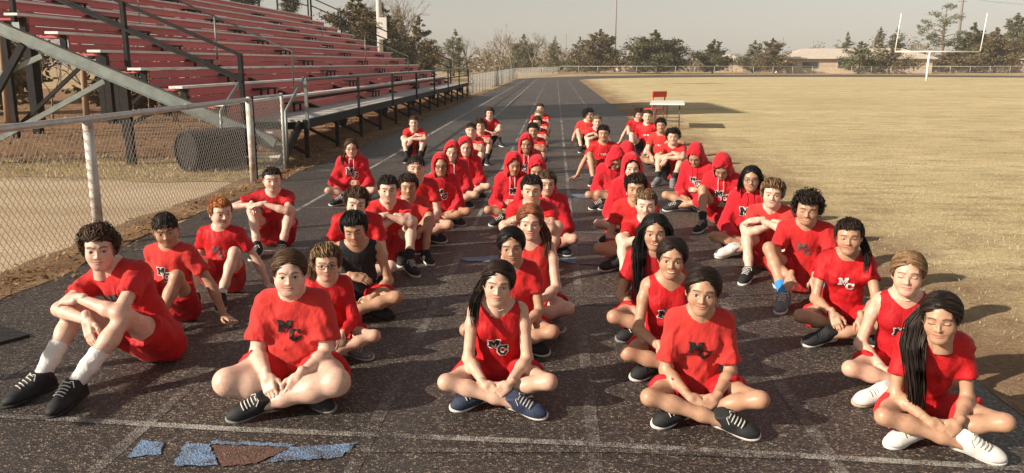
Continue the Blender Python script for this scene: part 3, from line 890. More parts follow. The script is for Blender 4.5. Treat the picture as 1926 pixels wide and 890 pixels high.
# ---------------------------------------------------------------- bodies as smooth solids (distance fields meshed with surface nets)
F = np.float32
class Cone:
    def __init__(s, a, b, ra, rb): s.a = np.array(a, F); s.d = np.array(b, F)-s.a; s.ra, s.rb = ra, rb; s.dd = max(float(s.d@s.d), 1e-9)
    def __call__(s, p):
        q = p - s.a
        h = np.clip(q@s.d/s.dd, 0, 1)
        q = q - h[..., None]*s.d
        return np.sqrt((q*q).sum(-1)) - (s.ra + (s.rb-s.ra)*h)
class Ell:
    def __init__(s, c, r, R=None): s.c = np.array(c, F); s.r = np.array(r, F); s.R = None if R is None else np.array(R, F)
    def __call__(s, p):
        q = p - s.c
        if s.R is not None: q = q@s.R
        a = q/s.r; k0 = np.sqrt((a*a).sum(-1)); b = a/s.r; k1 = np.sqrt((b*b).sum(-1)) + 1e-6
        return k0*(k0-1)/k1
class Slab:
    """half space: inside where (p-c).n < 0"""
    def __init__(s, c, n): n = np.array(n, F); s.n = n/np.linalg.norm(n); s.o = float(np.array(c, F)@s.n)
    def __call__(s, p): return p@s.n - s.o
class RBox:
    def __init__(s, c, h, r, R=None): s.c = np.array(c, F); s.h = np.array(h, F)-r; s.r = r; s.R = None if R is None else np.array(R, F)
    def __call__(s, p):
        q = p - s.c
        if s.R is not None: q = q@s.R
        q = np.abs(q) - s.h
        return np.sqrt((np.maximum(q, 0)**2).sum(-1)) + np.minimum(q.max(-1), 0) - s.r
class Fn:
    def __init__(s, f): s.f = f
    def __call__(s, p): return s.f(p)

def smin(a, b, k):
    h = np.maximum(k - np.abs(a-b), 0)/k
    return np.minimum(a, b) - h*h*k*0.25
def smax(a, b, k):
    h = np.maximum(k - np.abs(a-b), 0)/k
    return np.maximum(a, b) + h*h*k*0.25

class Field:
    """groups: list of (prims, k, kjoin); cuts: list of (prim, op, k) op '-' carve, '&' clip; disp: displacement"""
    def __init__(s): s.groups, s.cuts, s.off, s.disp = [], [], 0.0, None
    def grp(s, prims, k=0.03, kj=0.015): s.groups.append((prims, k, kj)); return s
    def cut(s, prim, op='-', k=0.004): s.cuts.append((prim, op, k)); return s
    def val(s, p, rel=None):
        """p (..,m,3); rel: per-prim boolean on the first axis"""
        sh = p.shape[:-1]; tot = np.full(sh, 9.0, F); it = 0
        for prims, k, kj in s.groups:
            g = np.full(sh, 9.0, F)
            for pr in prims:
                if rel is None: g = smin(g, pr(p), k)
                else:
                    m = rel[it]
                    if m.any(): g[m] = smin(g[m], pr(p[m]), k)
                it += 1
            tot = smin(tot, g, kj)
        if s.off: tot = tot - s.off
        if s.disp is not None: tot = tot - s.disp(p)
        for pr, op, k in s.cuts:
            d = pr(p)
            tot = smax(tot, -d if op == '-' else d, k)
        return tot
    def prims(s): return [pr for g in s.groups for pr in g[0]]

def surface(field, lo, hi, res, slack=0.03):
    B = 8
    lo = np.array(lo, F); hi = np.array(hi, F)
    nb = np.maximum(np.ceil((hi-lo)/(res*B)).astype(int), 1)
    bi = np.stack(np.meshgrid(*[np.arange(n) for n in nb], indexing='ij'), -1).reshape(-1,3)
    cen = lo + (bi+0.5)*(res*B) - res*0.5
    cen = cen.astype(F)
    rad = res*B*0.87
    pd = [pr(cen) for pr in field.prims()]
    d = field.val(cen)
    act = np.abs(d) < rad*1.35 + slack
    ab = bi[act]
    rel = [q[act] < rad*1.5 + 0.09 for q in pd]
    g = np.stack(np.meshgrid(*[np.arange(B)]*3, indexing='ij'), -1).reshape(-1,3)
    pts = (lo + (ab[:,None,:]*B + g[None])*res).astype(F)
    vals = field.val(pts, rel)
    dense = np.empty((nb[0],nb[1],nb[2],B,B,B), F)
    dense[...] = np.where(d < 0, -1, 1).astype(F).reshape(nb[0],nb[1],nb[2])[...,None,None,None]
    dense[ab[:,0],ab[:,1],ab[:,2]] = vals.reshape(-1,B,B,B)
    D = dense.transpose(0,3,1,4,2,5).reshape(nb[0]*B, nb[1]*B, nb[2]*B)
    return nets(D, lo, res)

def nets(D, lo, res):
    S = D < 0
    c = [(i,j,k) for i in (0,1) for j in (0,1) for k in (0,1)]
    def sl(i,j,k): return (slice(i, D.shape[0]-1+i), slice(j, D.shape[1]-1+j), slice(k, D.shape[2]-1+k))
    cnt = sum(S[sl(*q)].astype(np.int8) for q in c)
    mix = (cnt > 0) & (cnt < 8)
    idx = np.argwhere(mix)
    if len(idx) == 0: return np.zeros((0,3), F), np.zeros((0,4), np.int32)
    cv = np.stack([D[idx[:,0]+q[0], idx[:,1]+q[1], idx[:,2]+q[2]] for q in c], 1)
    acc = np.zeros((len(idx),3), F); num = np.zeros(len(idx), F)
    ca = np.array(c, F)
    for a in range(8):
        for b in range(a+1, 8):
            if np.abs(ca[a]-ca[b]).sum() != 1: continue
            va, vb = cv[:,a], cv[:,b]
            m = (va < 0) != (vb < 0)
            t = np.where(m, va/np.where(m, va-vb, 1), 0)
            acc += np.where(m[:,None], ca[a] + t[:,None]*(ca[b]-ca[a]), 0); num += m
    v = (idx + acc/num[:,None])*res + lo
    vid = np.full(mix.shape, -1, np.int32); vid[idx[:,0],idx[:,1],idx[:,2]] = np.arange(len(idx))
    fs = []
    for ax in range(3):
        o1, o2 = [(1,2),(2,0),(0,1)][ax]
        a = S[tuple(slice(0,-1) if q == ax else slice(1,-1) for q in range(3))]
        b = S[tuple(slice(1,None) if q == ax else slice(1,-1) for q in range(3))]
        e = np.argwhere(a != b)
        if len(e) == 0: continue
        ins = a[e[:,0],e[:,1],e[:,2]]
        cell = e.copy()
        for q in range(3):
            if q != ax: cell[:,q] += 1
        def at(d1, d2):
            w = cell.copy(); w[:,o1] -= d1; w[:,o2] -= d2
            return vid[w[:,0],w[:,1],w[:,2]]
        q4 = np.stack([at(1,1), at(0,1), at(0,0), at(1,0)], 1)
        q4[~ins] = q4[~ins][:, ::-1]
        fs.append(q4)
    f = np.concatenate(fs) if fs else np.zeros((0,4), np.int32)
    f = f[(f >= 0).all(1)]
    return v.astype(F), f.astype(np.int32)

def smooth(v, f, it=2, k=0.5):
    e = np.concatenate([f[:,[0,1]], f[:,[1,2]], f[:,[2,3]], f[:,[3,0]]])
    a = np.concatenate([e[:,0], e[:,1]]); b = np.concatenate([e[:,1], e[:,0]])
    n = np.bincount(a, minlength=len(v)).astype(F); n[n == 0] = 1
    v = v.copy()
    for _ in range(it):
        m = np.stack([np.bincount(a, weights=v[b,i], minlength=len(v)) for i in range(3)], 1).astype(F)/n[:,None]
        v = v + (m-v)*F(k)
    return v
def bounds(prims, pad=0.03):
    lo = np.full(3, 9.0); hi = np.full(3, -9.0)
    for p in prims:
        if isinstance(p, Cone):
            e = p.a + p.d
            lo = np.minimum(lo, np.minimum(p.a-p.ra, e-p.rb)); hi = np.maximum(hi, np.maximum(p.a+p.ra, e+p.rb))
        elif isinstance(p, Ell): lo = np.minimum(lo, p.c-p.r.max()); hi = np.maximum(hi, p.c+p.r.max())
        elif isinstance(p, RBox): lo = np.minimum(lo, p.c-np.linalg.norm(p.h)-p.r); hi = np.maximum(hi, p.c+np.linalg.norm(p.h)+p.r)
    return lo-pad, hi+pad

def folds(seed, amp=0.006, sc=1.0):
    g = np.random.RandomState(seed)
    dirs = g.normal(size=(5,3)); dirs /= np.linalg.norm(dirs, axis=1)[:,None]
    fr = np.array([24, 34, 46, 62, 85])*sc; ph = g.uniform(0, 6.28, 5)
    wd = g.normal(size=(5,3)); wd /= np.linalg.norm(wd, axis=1)[:,None]
    w = np.array([1.0, 0.9, 0.7, 0.45, 0.3]); w = w/w.sum()
    def f(p):
        t = 0
        for i in range(5):
            s = np.sin(p@(dirs[i]*fr[i]).astype(F) + 1.8*np.sin(p@(wd[i]*fr[i]*0.45).astype(F) + F(ph[i])))
            t = t + F(w[i])*(1 - 2*np.abs(s))
        return t*F(amp) + F(amp*0.38)
    return f

def join(parts):
    """parts: list of (v, f, col)"""
    vs, fs, cs = [], [], []; b = 0
    for v, f, c in parts:
        if len(v) == 0: continue
        vs.append(v); fs.append(f+b); cs.append(c); b += len(v)
    return np.concatenate(vs), np.concatenate(fs), np.concatenate(cs)

def set_col(o, cols):
    ca = o.data.color_attributes.new("Col", 'FLOAT_COLOR', 'POINT')
    a = np.ones((len(cols),4), F); a[:,:3] = cols
    ca.data.foreach_set("color", a.ravel())

def unit(v): v = np.array(v, float); return v/np.linalg.norm(v)
def ik(a, t, l1, l2, pole):
    """two-bone chain a -> joint -> t; returns joint and reached end"""
    a, t, pole = np.array(a, float), np.array(t, float), np.array(pole, float)
    d = t-a; L = np.linalg.norm(d); L2 = min(L, (l1+l2)*0.995); u = d/L; t = a+u*L2
    x = (l1*l1 - l2*l2 + L2*L2)/(2*L2); h = math.sqrt(max(l1*l1-x*x, 1e-6))
    pv = pole - u*(pole@u); pv /= max(np.linalg.norm(pv), 1e-6)
    return a + u*x + pv*h, t
def rot(yaw=0, pitch=0, roll=0):
    """head turn in degrees: yaw to the picture's right, pitch downwards, roll to the right shoulder"""
    return np.array((Matrix.Rotation(math.radians(yaw), 3, 'Z') @ Matrix.Rotation(math.radians(pitch), 3, 'X') @ Matrix.Rotation(math.radians(roll), 3, 'Y')))
# ---------------------------------------------------------------- heads, hands, shoes, hair
def head_mesh(res, skin, brow, o):
    """o: dict of face options. Face looks along -Y, centre of skull near the origin."""
    fw = o.get('fw', 1.0); jw = o.get('jaw', 1.0); ns = o.get('nose', 1.0); sm = o.get('smile', 0.0); fat = o.get('fat', 0.0)
    if o.get('fem'): fw *= 0.97
    lid = o.get('lid', 0.45)          # 0 closed .. 1 wide open
    P = [Ell((0,0.012,0.034), (0.0750*fw,0.094,0.080)), Ell((0,-0.020,-0.012), (0.063*fw,0.066,0.082)),
         Ell((0,-0.034,-0.062), (0.046*jw+fat*0.012,0.046,0.040+fat*0.006)), Ell((0,-0.068,-0.089), (0.019*jw,0.015,0.014)),
         Ell((0.036*fw,-0.050,-0.032+sm*0.006), (0.026+fat*0.01+sm*0.004,0.025+sm*0.004,0.027)), Ell((-0.036*fw,-0.050,-0.032+sm*0.006), (0.026+fat*0.01+sm*0.004,0.025+sm*0.004,0.027)),
         Cone((0.05*fw,0.005,-0.048),(0.02,-0.055,-0.083), 0.018+fat*0.008, 0.015), Cone((-0.05*fw,0.005,-0.048),(-0.02,-0.055,-0.083), 0.018+fat*0.008, 0.015)]
    H = Field()
    H.grp(P, 0.03)
    br = 0.0045 if o.get('fem') else 0.0062
    H.grp([Cone((0.014,-0.079,0.027),(0.044,-0.068,0.029),br+0.001,br), Cone((-0.014,-0.079,0.027),(-0.044,-0.068,0.029),br+0.001,br)], 0.008, 0.018)
    H.grp([Cone((0,-0.083,0.012),(0,-0.0965-0.004*ns,-0.024),0.0055,0.0082), Ell((0.0105,-0.088,-0.028),(0.0068,0.0085,0.0058)), Ell((-0.0105,-0.088,-0.028),(0.0068,0.0085,0.0058)), Ell((0,-0.0975,-0.0265),(0.0082,0.0080,0.0068))], 0.008, 0.010)
    # ears
    for s in (-1, 1):
        H.grp([Ell((s*0.0765*fw,0.014,-0.004),(0.007,0.018,0.031), np.array(Matrix.Rotation(s*0.35,3,'Z'))), Ell((s*0.073*fw,0.006,-0.026),(0.006,0.010,0.011))], 0.01, 0.008)
    # neck reaching down into the collar
    H.grp([Cone((0,0.022,-0.055),(0,0.047,-0.185), (0.050+0.004*(jw-1)*5)*(1+0.18*fat), 0.053*(1+0.2*fat)), Ell((0,-0.02,-0.095),(0.038+fat*0.016,0.045,0.018+fat*0.012))], 0.02, 0.022)
    for s in (-1, 1):
        H.cut(Ell((s*0.0315,-0.096,0.003),(0.0185,0.0185,0.0115)), '-', 0.008)
    # eyeballs / lids and mouth, after carving
    base = H.val
    mz = -0.0555; mw = 0.0235*(1+0.28*sm)
    def mouth_z(x): return mz + sm*0.008*(np.abs(x)/0.025)**2
    def val(p, rel=None):
        d = base(p, rel)
        for s in (-1, 1):
            d = smin(d, Ell((s*0.0315,-0.0690,0.002),(0.0165,0.0145,0.0130))(p), 0.003)
        x, y, z = p[...,0], p[...,1], p[...,2]
        zl = mouth_z(x)
        q = p.copy(); q[...,2] = z - zl + mz
        up = Ell((0,-0.0800,mz+0.0052),(mw,0.0115,0.0055))(q); lo_ = Ell((0,-0.079,mz-0.0062),(mw*0.88,0.0125,0.0068))(q)
        d = smin(d, up, 0.005); d = smin(d, lo_, 0.005)
        gap = 0.0012 + 0.005*max(sm-0.55, 0)
        return smax(d, -Ell((0,-0.095,mz-0.0005),(mw*1.02,0.014,gap))(q), 0.002)
    H.val = val
    v, f = surface(H, (-0.10,-0.125,-0.19), (0.10,0.118,0.125), res, 0.02)
    x, y, z = v[:,0], v[:,1], v[:,2]
    col = np.tile(np.array(skin, F), (len(v),1))
    sk = np.array(skin, F)
    def blend(w, c):
        nonlocal col
        w = np.clip(w, 0, 1)[:,None]; col = col*(1-w) + np.array(c, F)*w
    front = y < -0.03
    # cheeks, nose tip and ears a little redder
    for s in (-1, 1):
        d = np.sqrt((x-s*0.038)**2+(z+0.030)**2)
        blend(np.where(front, np.clip(1-d/0.03, 0, 1)*0.30, 0), sk*np.array([1.05,0.72,0.70], F))
    blend(np.where(front, np.clip(1-np.sqrt(x**2+(z+0.03)**2)/0.016, 0, 1)*0.30, 0), sk*np.array([1.05,0.75,0.72], F))
    blend(np.where(np.abs(x) > 0.072*fw, 0.35, 0)*(z > -0.05), sk*np.array([1.08,0.70,0.66], F))
    # lips
    zl = mouth_z(x); hz = (z-zl)
    inm = np.where(front, np.clip((1.06-np.sqrt((x/mw)**2 + (np.where(hz > 0, hz-0.001, hz+0.001)/0.0118)**2))*5, 0, 1), 0)*(y < -0.072)
    blend(inm*0.62, sk*np.array([0.88,0.50,0.50], F))
    blend(np.where(front & (y < -0.06), np.clip(1-np.abs(hz)/0.0022, 0, 1)*np.clip((mw*1.02-np.abs(x))*400, 0, 1), 0)*0.75, sk*np.array([0.30,0.16,0.16], F))
    if sm > 0.6:
        blend(np.where(front & (y < -0.055), np.clip(1.2-np.abs(hz+0.0002)/0.0042, 0, 1)*np.clip((mw*0.82-np.abs(x))*500, 0, 1), 0), (0.72,0.68,0.62))
    for s in (-1, 1):
        ex, ez = x - s*0.0315, z - 0.0015
        op = 0.0100*lid
        shape = np.clip(1-(ex/0.0155)**2, 0, 1)
        inn = front & (np.abs(ex) < 0.0155) & (ez < op*shape+0.0005) & (ez > -0.0068*min(lid*1.7,1)*shape)
        if lid > 0.12:
            blend(inn*1.0, (0.62,0.57,0.53))
            blend((inn & (np.sqrt((ex+o.get('gaze',0)*0.004)**2+(ez+0.0005)**2) < 0.0072))*1.0, (0.035,0.022,0.014))
        # lash line and lid crease
        lz = op*shape + 0.0008 if lid > 0.12 else -0.0025*shape - 0.0005
        blend(np.where(front & (np.abs(ex) < 0.0172), np.clip(1.35-np.abs(ez-lz)/0.0030, 0, 1), 0)*(0.9 if o.get('fem') else 0.75), np.array(brow)*0.6)
        # brows
        bz = 0.0285 - 0.0035*((np.abs(x)-0.030)/0.016)**2 - o.get('frown', 0)*0.004*(np.abs(x) < 0.022)
        bw = 0.0042 if o.get('fem') else 0.0056
        blend(np.where(front & (np.abs(x) > 0.012) & (np.abs(x) < 0.050) & (x*s > 0), np.clip(1.4-np.abs(z-bz)/bw, 0, 1), 0)*0.85, brow)
    return v, f, col

_hand = {}
def hand_mesh(kind, res):
    """fingers along +X, thumb towards +Y, back of hand +Z, wrist at the origin"""
    key = (kind, res)
    if key in _hand: return _hand[key]
    curl = {'rest': 22, 'grip': 42, 'flat': 2, 'hang': 14}[kind]
    spread = {'rest': 2.5, 'grip': 1.5, 'flat': 7, 'hang': 2}[kind]
    H = Field()
    H.grp([RBox((0.046,0.0,0.0),(0.046,0.038,0.0135),0.012), Ell((0.030,0.022,-0.006),(0.032,0.018,0.015)), Ell((0.035,-0.024,-0.006),(0.036,0.015,0.014)), Cone((-0.035,0,0),(0.012,0,0),0.0245,0.026)], 0.016)
    for i, (y, L, r) in enumerate([(0.0285,0.072,0.0088),(0.0095,0.080,0.009),(-0.0095,0.074,0.0087),(-0.0275,0.058,0.0078)]):
        p = np.array([0.086-0.003*abs(i-1),y,0.001]); a = math.radians(curl*0.7); sp = math.radians(spread*(1.5-i))
        ch = []
        for j, fr in enumerate((0.46,0.30,0.24)):
            d = np.array([math.cos(a)*math.cos(sp), math.sin(sp)*math.cos(a), -math.sin(a)])
            q = p + d*L*fr
            ch.append(Cone(p, q, r*(1-0.07*j), r*(1-0.07*(j+1)))); p = q; a += math.radians(curl)
        H.grp([Cone(ch[0].a-np.array([0.02,0,0]), ch[0].a, r, r)]+ch, 0.004, 0.0035)
    tc = 0.6 if kind == 'grip' else 1.0
    t0, t1, t2, t3 = np.array([0.016,0.024,-0.004]), np.array([0.046,0.026+0.026*tc,-0.012]), np.array([0.074,0.028+0.032*tc,-0.018]), np.array([0.097,0.026+0.030*tc,-0.022])
    H.grp([Cone(t0,t1,0.0135,0.0115), Cone(t1,t2,0.0112,0.0098), Cone(t2,t3,0.0096,0.0082)], 0.006, 0.010)
    v, f = surface(H, (-0.07,-0.055,-0.11), (0.20,0.085,0.04), res, 0.01)
    _hand[key] = (v, f); return _hand[key]

# shoes: ankle at the origin, toe along +X, sole under -Z
def shoe_meshes():
    U = Field()
    U.grp([Ell((-0.035,0,-0.040),(0.040,0.036,0.050)), Cone((-0.012,0,0.012),(0.035,0,-0.022),0.043,0.043), Cone((0.030,0,-0.022),(0.125,0.002,-0.048),0.042,0.034), Ell((0.125,0.003,-0.052),(0.070,0.044,0.033)), Ell((0.06,0,-0.055),(0.09,0.040,0.030))], 0.03)
    U.cut(Slab((0,0,-0.058),(0,0,-1)), '&', 0.004)
    U.cut(Slab((-0.01,0,0.030),(-0.25,0,1)), '&', 0.006)
    up = surface(U, (-0.10,-0.08,-0.09), (0.22,0.08,0.06), 0.0055, 0.015)
    S = Field()
    S.grp([Ell((-0.030,0,-0.068),(0.048,0.040,0.05)), Ell((0.115,0.003,-0.068),(0.086,0.049,0.05)), Ell((0.04,0,-0.068),(0.09,0.037,0.05))], 0.02)
    S.cut(Slab((0,0,-0.053),(0.05,0,1)), '&', 0.006)
    S.cut(Slab((0,0,-0.078),(-0.02,0,-1)), '&', 0.005)
    so = surface(S, (-0.10,-0.08,-0.10), (0.22,0.08,-0.03), 0.0055, 0.015)
    lc = MB()
    for i in range(5):
        x = 0.034 + i*0.018; z = 0.0315 - i*0.0066
        lc.tube([(x,-0.026,z-0.010),(x+0.004,-0.010,z+0.001),(x+0.004,0.010,z+0.001),(x,0.026,z-0.010)], 0.0032, 4)
    lc.tube([(0.034,0,0.032),(0.026,0.024,0.034),(0.045,0.040,0.012)], 0.0028, 4); lc.tube([(0.034,0,0.032),(0.028,-0.024,0.034),(0.048,-0.040,0.010)], 0.0028, 4)
    for q in (-1,1):
        lc.tube([(0.0,q*0.037,-0.040),(0.03,q*0.0415,-0.036),(0.062,q*0.040,-0.022)], [0.003,0.006,0.003], 5)
    def mk(n, v, f):
        ob = mesh_obj(n, v, f, None, None, True); me = ob.data; bpy.data.objects.remove(ob); return me
    ob = lc.build("laces", None); lm = ob.data; bpy.data.objects.remove(ob)
    return mk("shoe", *up), mk("sole", *so), lm

# hair: a close cap plus many tapered locks
def lock(vs, fs, pts, w, n=3, thin=False):
    b = len(vs); m = len(pts)
    for i, p in enumerate(pts):
        d = pts[min(i+1,m-1)] - pts[max(i-1,0)]
        d = d/max(math.sqrt(d@d), 1e-6)
        o = p/max(math.sqrt(p@p), 1e-6)
        s = np.array((d[1]*o[2]-d[2]*o[1], d[2]*o[0]-d[0]*o[2], d[0]*o[1]-d[1]*o[0])); s /= max(math.sqrt(s@s), 1e-6); u = np.array((s[1]*d[2]-s[2]*d[1], s[2]*d[0]-s[0]*d[2], s[0]*d[1]-s[1]*d[0]))
        ww = w*(0.55 + 0.6*math.sin(math.pi*min(1, 0.25+0.75*i/(m-1)))) if i < m-1 else w*0.12
        if thin and i == 0: ww = w*0.15
        vs += [p + s*ww, p + u*ww*0.7, p - s*ww]
    for i in range(m-1):
        for k in range(3):
            j = (k+1) % 3
            fs.append((b+i*3+k, b+i*3+j, b+(i+1)*3+j, b+(i+1)*3+k))
SC, SR = np.array([0,0.012,0.030]), np.array([0.0745,0.094,0.083])
def on_scalp(p, off):
    q = (p-SC)/SR; n = np.linalg.norm(q); q = q/n
    return SC + q*(SR+off)
def hair_mesh(style, seed, count=340):
    g = random.Random(seed); vs, fs = [], []
    st = dict(L=0.055, vol=0.014, rand=0.35, w=0.0065, hl=0.0, curl=0.0, fringe=0.0, crownback=0.02, grav=0.0, part=None, cap=0.010, side=0.0)
    st.update({
     'crop':   dict(L=0.026, vol=0.008, rand=0.30, w=0.0030, cap=0.0075),
     'short':  dict(L=0.050, vol=0.015, rand=0.45, fringe=0.35, w=0.0038),
     'flop':   dict(L=0.085, vol=0.024, rand=0.38, fringe=0.9, w=0.0044, cap=0.016, hl=-0.004, side=0.4),
     'messy':  dict(L=0.090, vol=0.028, rand=0.80, fringe=0.8, w=0.0042, cap=0.016, hl=-0.006, curl=0.006),
     'curly':  dict(L=0.085, vol=0.036, rand=0.9, curl=0.013, w=0.0044, fringe=0.5, cap=0.018),
     'bowl':   dict(L=0.090, vol=0.020, rand=0.16, fringe=1.0, w=0.0042, cap=0.017, hl=-0.005),
     'long':   dict(L=0.40, vol=0.016, rand=0.14, w=0.0036, grav=1.0, part=0.0, cap=0.010),
     'tied':   dict(L=0.11, vol=0.010, rand=0.13, w=0.0028, cap=0.011),
     'parted': dict(L=0.19, vol=0.011, rand=0.07, w=0.0030, cap=0.013),
    }[style])
    crown = np.array([0,0.045,0.118])
    tied = style == 'tied'
    knot = np.array([0,0.118,0.045])
    for i in range(count):
        for _ in range(60):
            d = np.array([g.gauss(0,1), g.gauss(0,1), g.gauss(0,1)]); d /= np.linalg.norm(d)
            p = SC + d*SR
            hlz = 0.000 - 0.78*p[1] + st['hl']
            if style in ('parted','long'): hlz += 0.014 - 0.55*max(abs(p[0])-0.012, 0)*(p[1] < 0) - (0.035 if abs(p[0]) > 0.058 and p[1] > -0.035 else 0)
            if abs(p[0]) > 0.060 and p[1] < 0.03 and style not in ('parted','long'): hlz = max(hlz, 0.012 + st['hl'])
            if p[2] > hlz: break
        else: continue
        t = p - crown
        if tied: dirv = knot - p
        elif style == 'parted': dirv = np.array([math.copysign(1.0, p[0]), 0.35, -0.35])
        elif style == 'long': dirv = np.array([math.copysign(1.0, p[0]+0.004)*0.9, 0.25+0.3*g.random(), -0.15])
        else: dirv = t + np.array([st['side']*0.05, -st['fringe']*0.10*max(0, (p[2]-0.03)/0.08), 0.0])
        dirv = dirv + np.array([g.uniform(-1,1), g.uniform(-1,1), g.uniform(-1,1)])*st['rand']*np.linalg.norm(dirv)
        L = st['L']*g.uniform(0.7, 1.25)
        if style == 'short' or style == 'crop': 
            if p[2] < 0.03: L *= 0.5
        nseg = {'long': 8, 'parted': 9}.get(style, 5)
        pts = []; q = p.copy(); ph = g.uniform(0, 6.28); free = False
        lift = g.uniform(0.3, 1.0)
        for k in range(nseg+1):
            tt = k/nseg
            off = st['cap']*(0.98 if style in ('parted','long','tied') else 0.55) + st['vol']*(0.6 if style == 'parted' else 1.0)*lift*(math.sin(math.pi*0.62*tt))*(0.35 if (p[2] < 0.02 and style in ('short','flop','crop')) else 1)
            if style == 'long' and q[2] < 0.02: free = True
            if st['fringe'] and k and q[1] < -0.02 and abs(q[0]) < 0.066 and q[2] < 0.050 + 0.012*lift: break
            pts.append((on_scalp(q, off) if not free else q.copy()) + (np.array([math.cos(ph+tt*9), math.sin(ph+tt*9), math.cos(ph*2+tt*8)])*st['curl'] if st['curl'] else 0))
            nq = (q-SC)/SR**2; nq /= np.linalg.norm(nq)
            dd = dirv - nq*(dirv@nq) if not free else np.array([0.10*math.copysign(1, q[0])*(1 if q[2] > -0.12 else 0.2), 0.02+g.uniform(-.06,.06), -1.0])
            if tied:
                dd = knot - q
                if np.linalg.norm(dd) < 0.02: break
                dd = dd - nq*(dd@nq)*0.7
            if style == 'parted':
                if q[2] < 0.035:                       # swept back past the ears to the nape
                    dd = np.array([0, 0.105, -0.055]) - q; dd = dd - nq*(dd@nq)*0.8
                    if np.linalg.norm(q - np.array([0, 0.105, -0.055])) < 0.03: break
                elif abs(q[0]) < 0.01: dd = dd + np.array([math.copysign(0.6, q[0]), 0, 0])
            dd = dd/max(np.linalg.norm(dd), 1e-6)
            q = (pts[-1] if free else q) + dd*L/nseg
            if style == 'long' and not free: dirv = dirv + np.array([0,0.0,-0.35])
        if len(pts) > 1: lock(vs, fs, pts, st['w']*g.uniform(0.7, 1.25), thin=(style in ('tied','long','parted')))
    if style in ('tied', 'long', 'parted'):        # loose wisps round the face
        for i in range(16):
            sg = g.choice((-1,1)); a = g.uniform(0.45, 1.0)
            p0 = np.array([sg*(0.02+0.05*a), -0.078+0.05*a, 0.075-0.045*a]); pts = []
            L = g.uniform(0.04, 0.13)
            for k in range(6):
                t = k/5
                pts.append(p0 + np.array([sg*(0.018*math.sin(t*2.2)+0.006*g.random()), -0.012*math.sin(t*3)+0.01*t, -L*t]))
            lock(vs, fs, pts, 0.0011, thin=True)
        for i in range(40):              # flyaway strands on top
            d = np.array([g.gauss(0,1), g.gauss(0,1), abs(g.gauss(0,1))+0.3]); d /= np.linalg.norm(d)
            p0 = SC + d*(SR+st['cap']); t_ = np.array([g.uniform(-1,1), g.uniform(0,1), g.uniform(-.3,.3)])*0.035
            lock(vs, fs, [p0, p0+t_*0.5+d*0.009, p0+t_+d*0.008], 0.0009)
    V = np.array(vs, F); Q = np.array(fs, np.int32)
    C = Field()
    C.grp([Ell(SC, SR+st['cap'])], 0.02)
    fd = folds(seed, 0.0022, 4.0)
    def above(p):
        x, y = np.abs(p[...,0]), p[...,1]
        hl = 0.004 - 0.78*y + 0.010*np.clip((x-0.035)/0.03, 0, 1)*(y < -0.03) + 0.004*np.sin(p[...,0]*140+seed) + 0.003*np.sin(p[...,0]*310)
        if style in ('parted','long'):
            hl = hl + 0.014 - 0.55*np.maximum(x-0.012, 0)*(y < 0) - 0.035*np.clip((x-0.052)/0.01, 0, 1)*np.clip((y+0.045)/0.015, 0, 1)
            return p[...,2] - hl
        return p[...,2] - np.where((x > 0.06) & (y < 0.025), np.maximum(hl, 0.016), hl) - F(st['hl'])
    C.disp = lambda p: fd(p) - F(st['cap']+0.003)*(1-np.clip(above(p)/0.030, 0, 1))**2
    C.cut(Fn(lambda p: -above(p)), '&', 0.004)
    v, f = surface(C, (-0.115,-0.12,-0.12), (0.115,0.135,0.15), 0.006, 0.012)
    return np.concatenate([V, v]), np.concatenate([Q, f+len(V)])
def tail_mesh(path, r0, count, seed, wave=0.011):
    """a tail of hair locks along a path (head space)"""
    g = random.Random(seed); vs, fs = [], []
    path = [np.array(p, float) for p in path]; m = len(path)
    for i in range(int(count*1.8)):
        a = g.uniform(0, 6.28); rr = r0*math.sqrt(g.random()); pts = []
        ph = g.uniform(0, 6.28); end = g.uniform(0.72, 1.0)
        for k in range(m):
            t = k/(m-1)
            if t > end + 0.12: break
            wdt = (0.55 + 0.9*math.sin(math.pi*min(1, 0.15+0.7*t)))*(1-0.45*t)
            pts.append(path[k] + np.array([math.cos(a)*rr*wdt + math.sin(ph+5*t)*wave, math.sin(a)*rr*wdt*0.7, math.sin(a*3)*0.01*t]))
        if len(pts) > 2: lock(vs, fs, pts, 0.0042*g.uniform(0.7,1.3))
    return np.array(vs, F), np.array(fs, np.int32)
# ---------------------------------------------------------------- seated people
class Cap:
    """a prim cut flat by planes"""
    def __init__(s, pr, slabs): s.pr, s.slabs = pr, slabs
    def __call__(s, p):
        d = s.pr(p)
        for q in s.slabs: d = smax(d, q(p), 0.008)
        return d
def skin_mat():
    m, n, l, b = new_mat("skin")
    a = n.new("ShaderNodeAttribute"); a.attribute_name = "Col"
    f = noise(n, l, 30.0, 6.0, 0.65)
    k = ramp(n, l, f, [(0.28, (0.84,0.74,0.72)), (0.5, (1.0,0.98,0.97)), (0.72, (1.08,1.07,1.06))])
    l.new(mixc(n, l, 1.0, a.outputs["Color"], k, 'MULTIPLY'), b.inputs["Base Color"])
    b.inputs["Roughness"].default_value = 0.46
    b.inputs["Specular IOR Level"].default_value = 0.45
    b.inputs["Subsurface Weight"].default_value = 0.12
    b.inputs["Subsurface Radius"].default_value = (0.012, 0.005, 0.003)
    b.inputs["Subsurface Scale"].default_value = 0.5
    bump(n, l, b, noise(n, l, 260.0, 3.0), 0.06, 0.002)
    return m
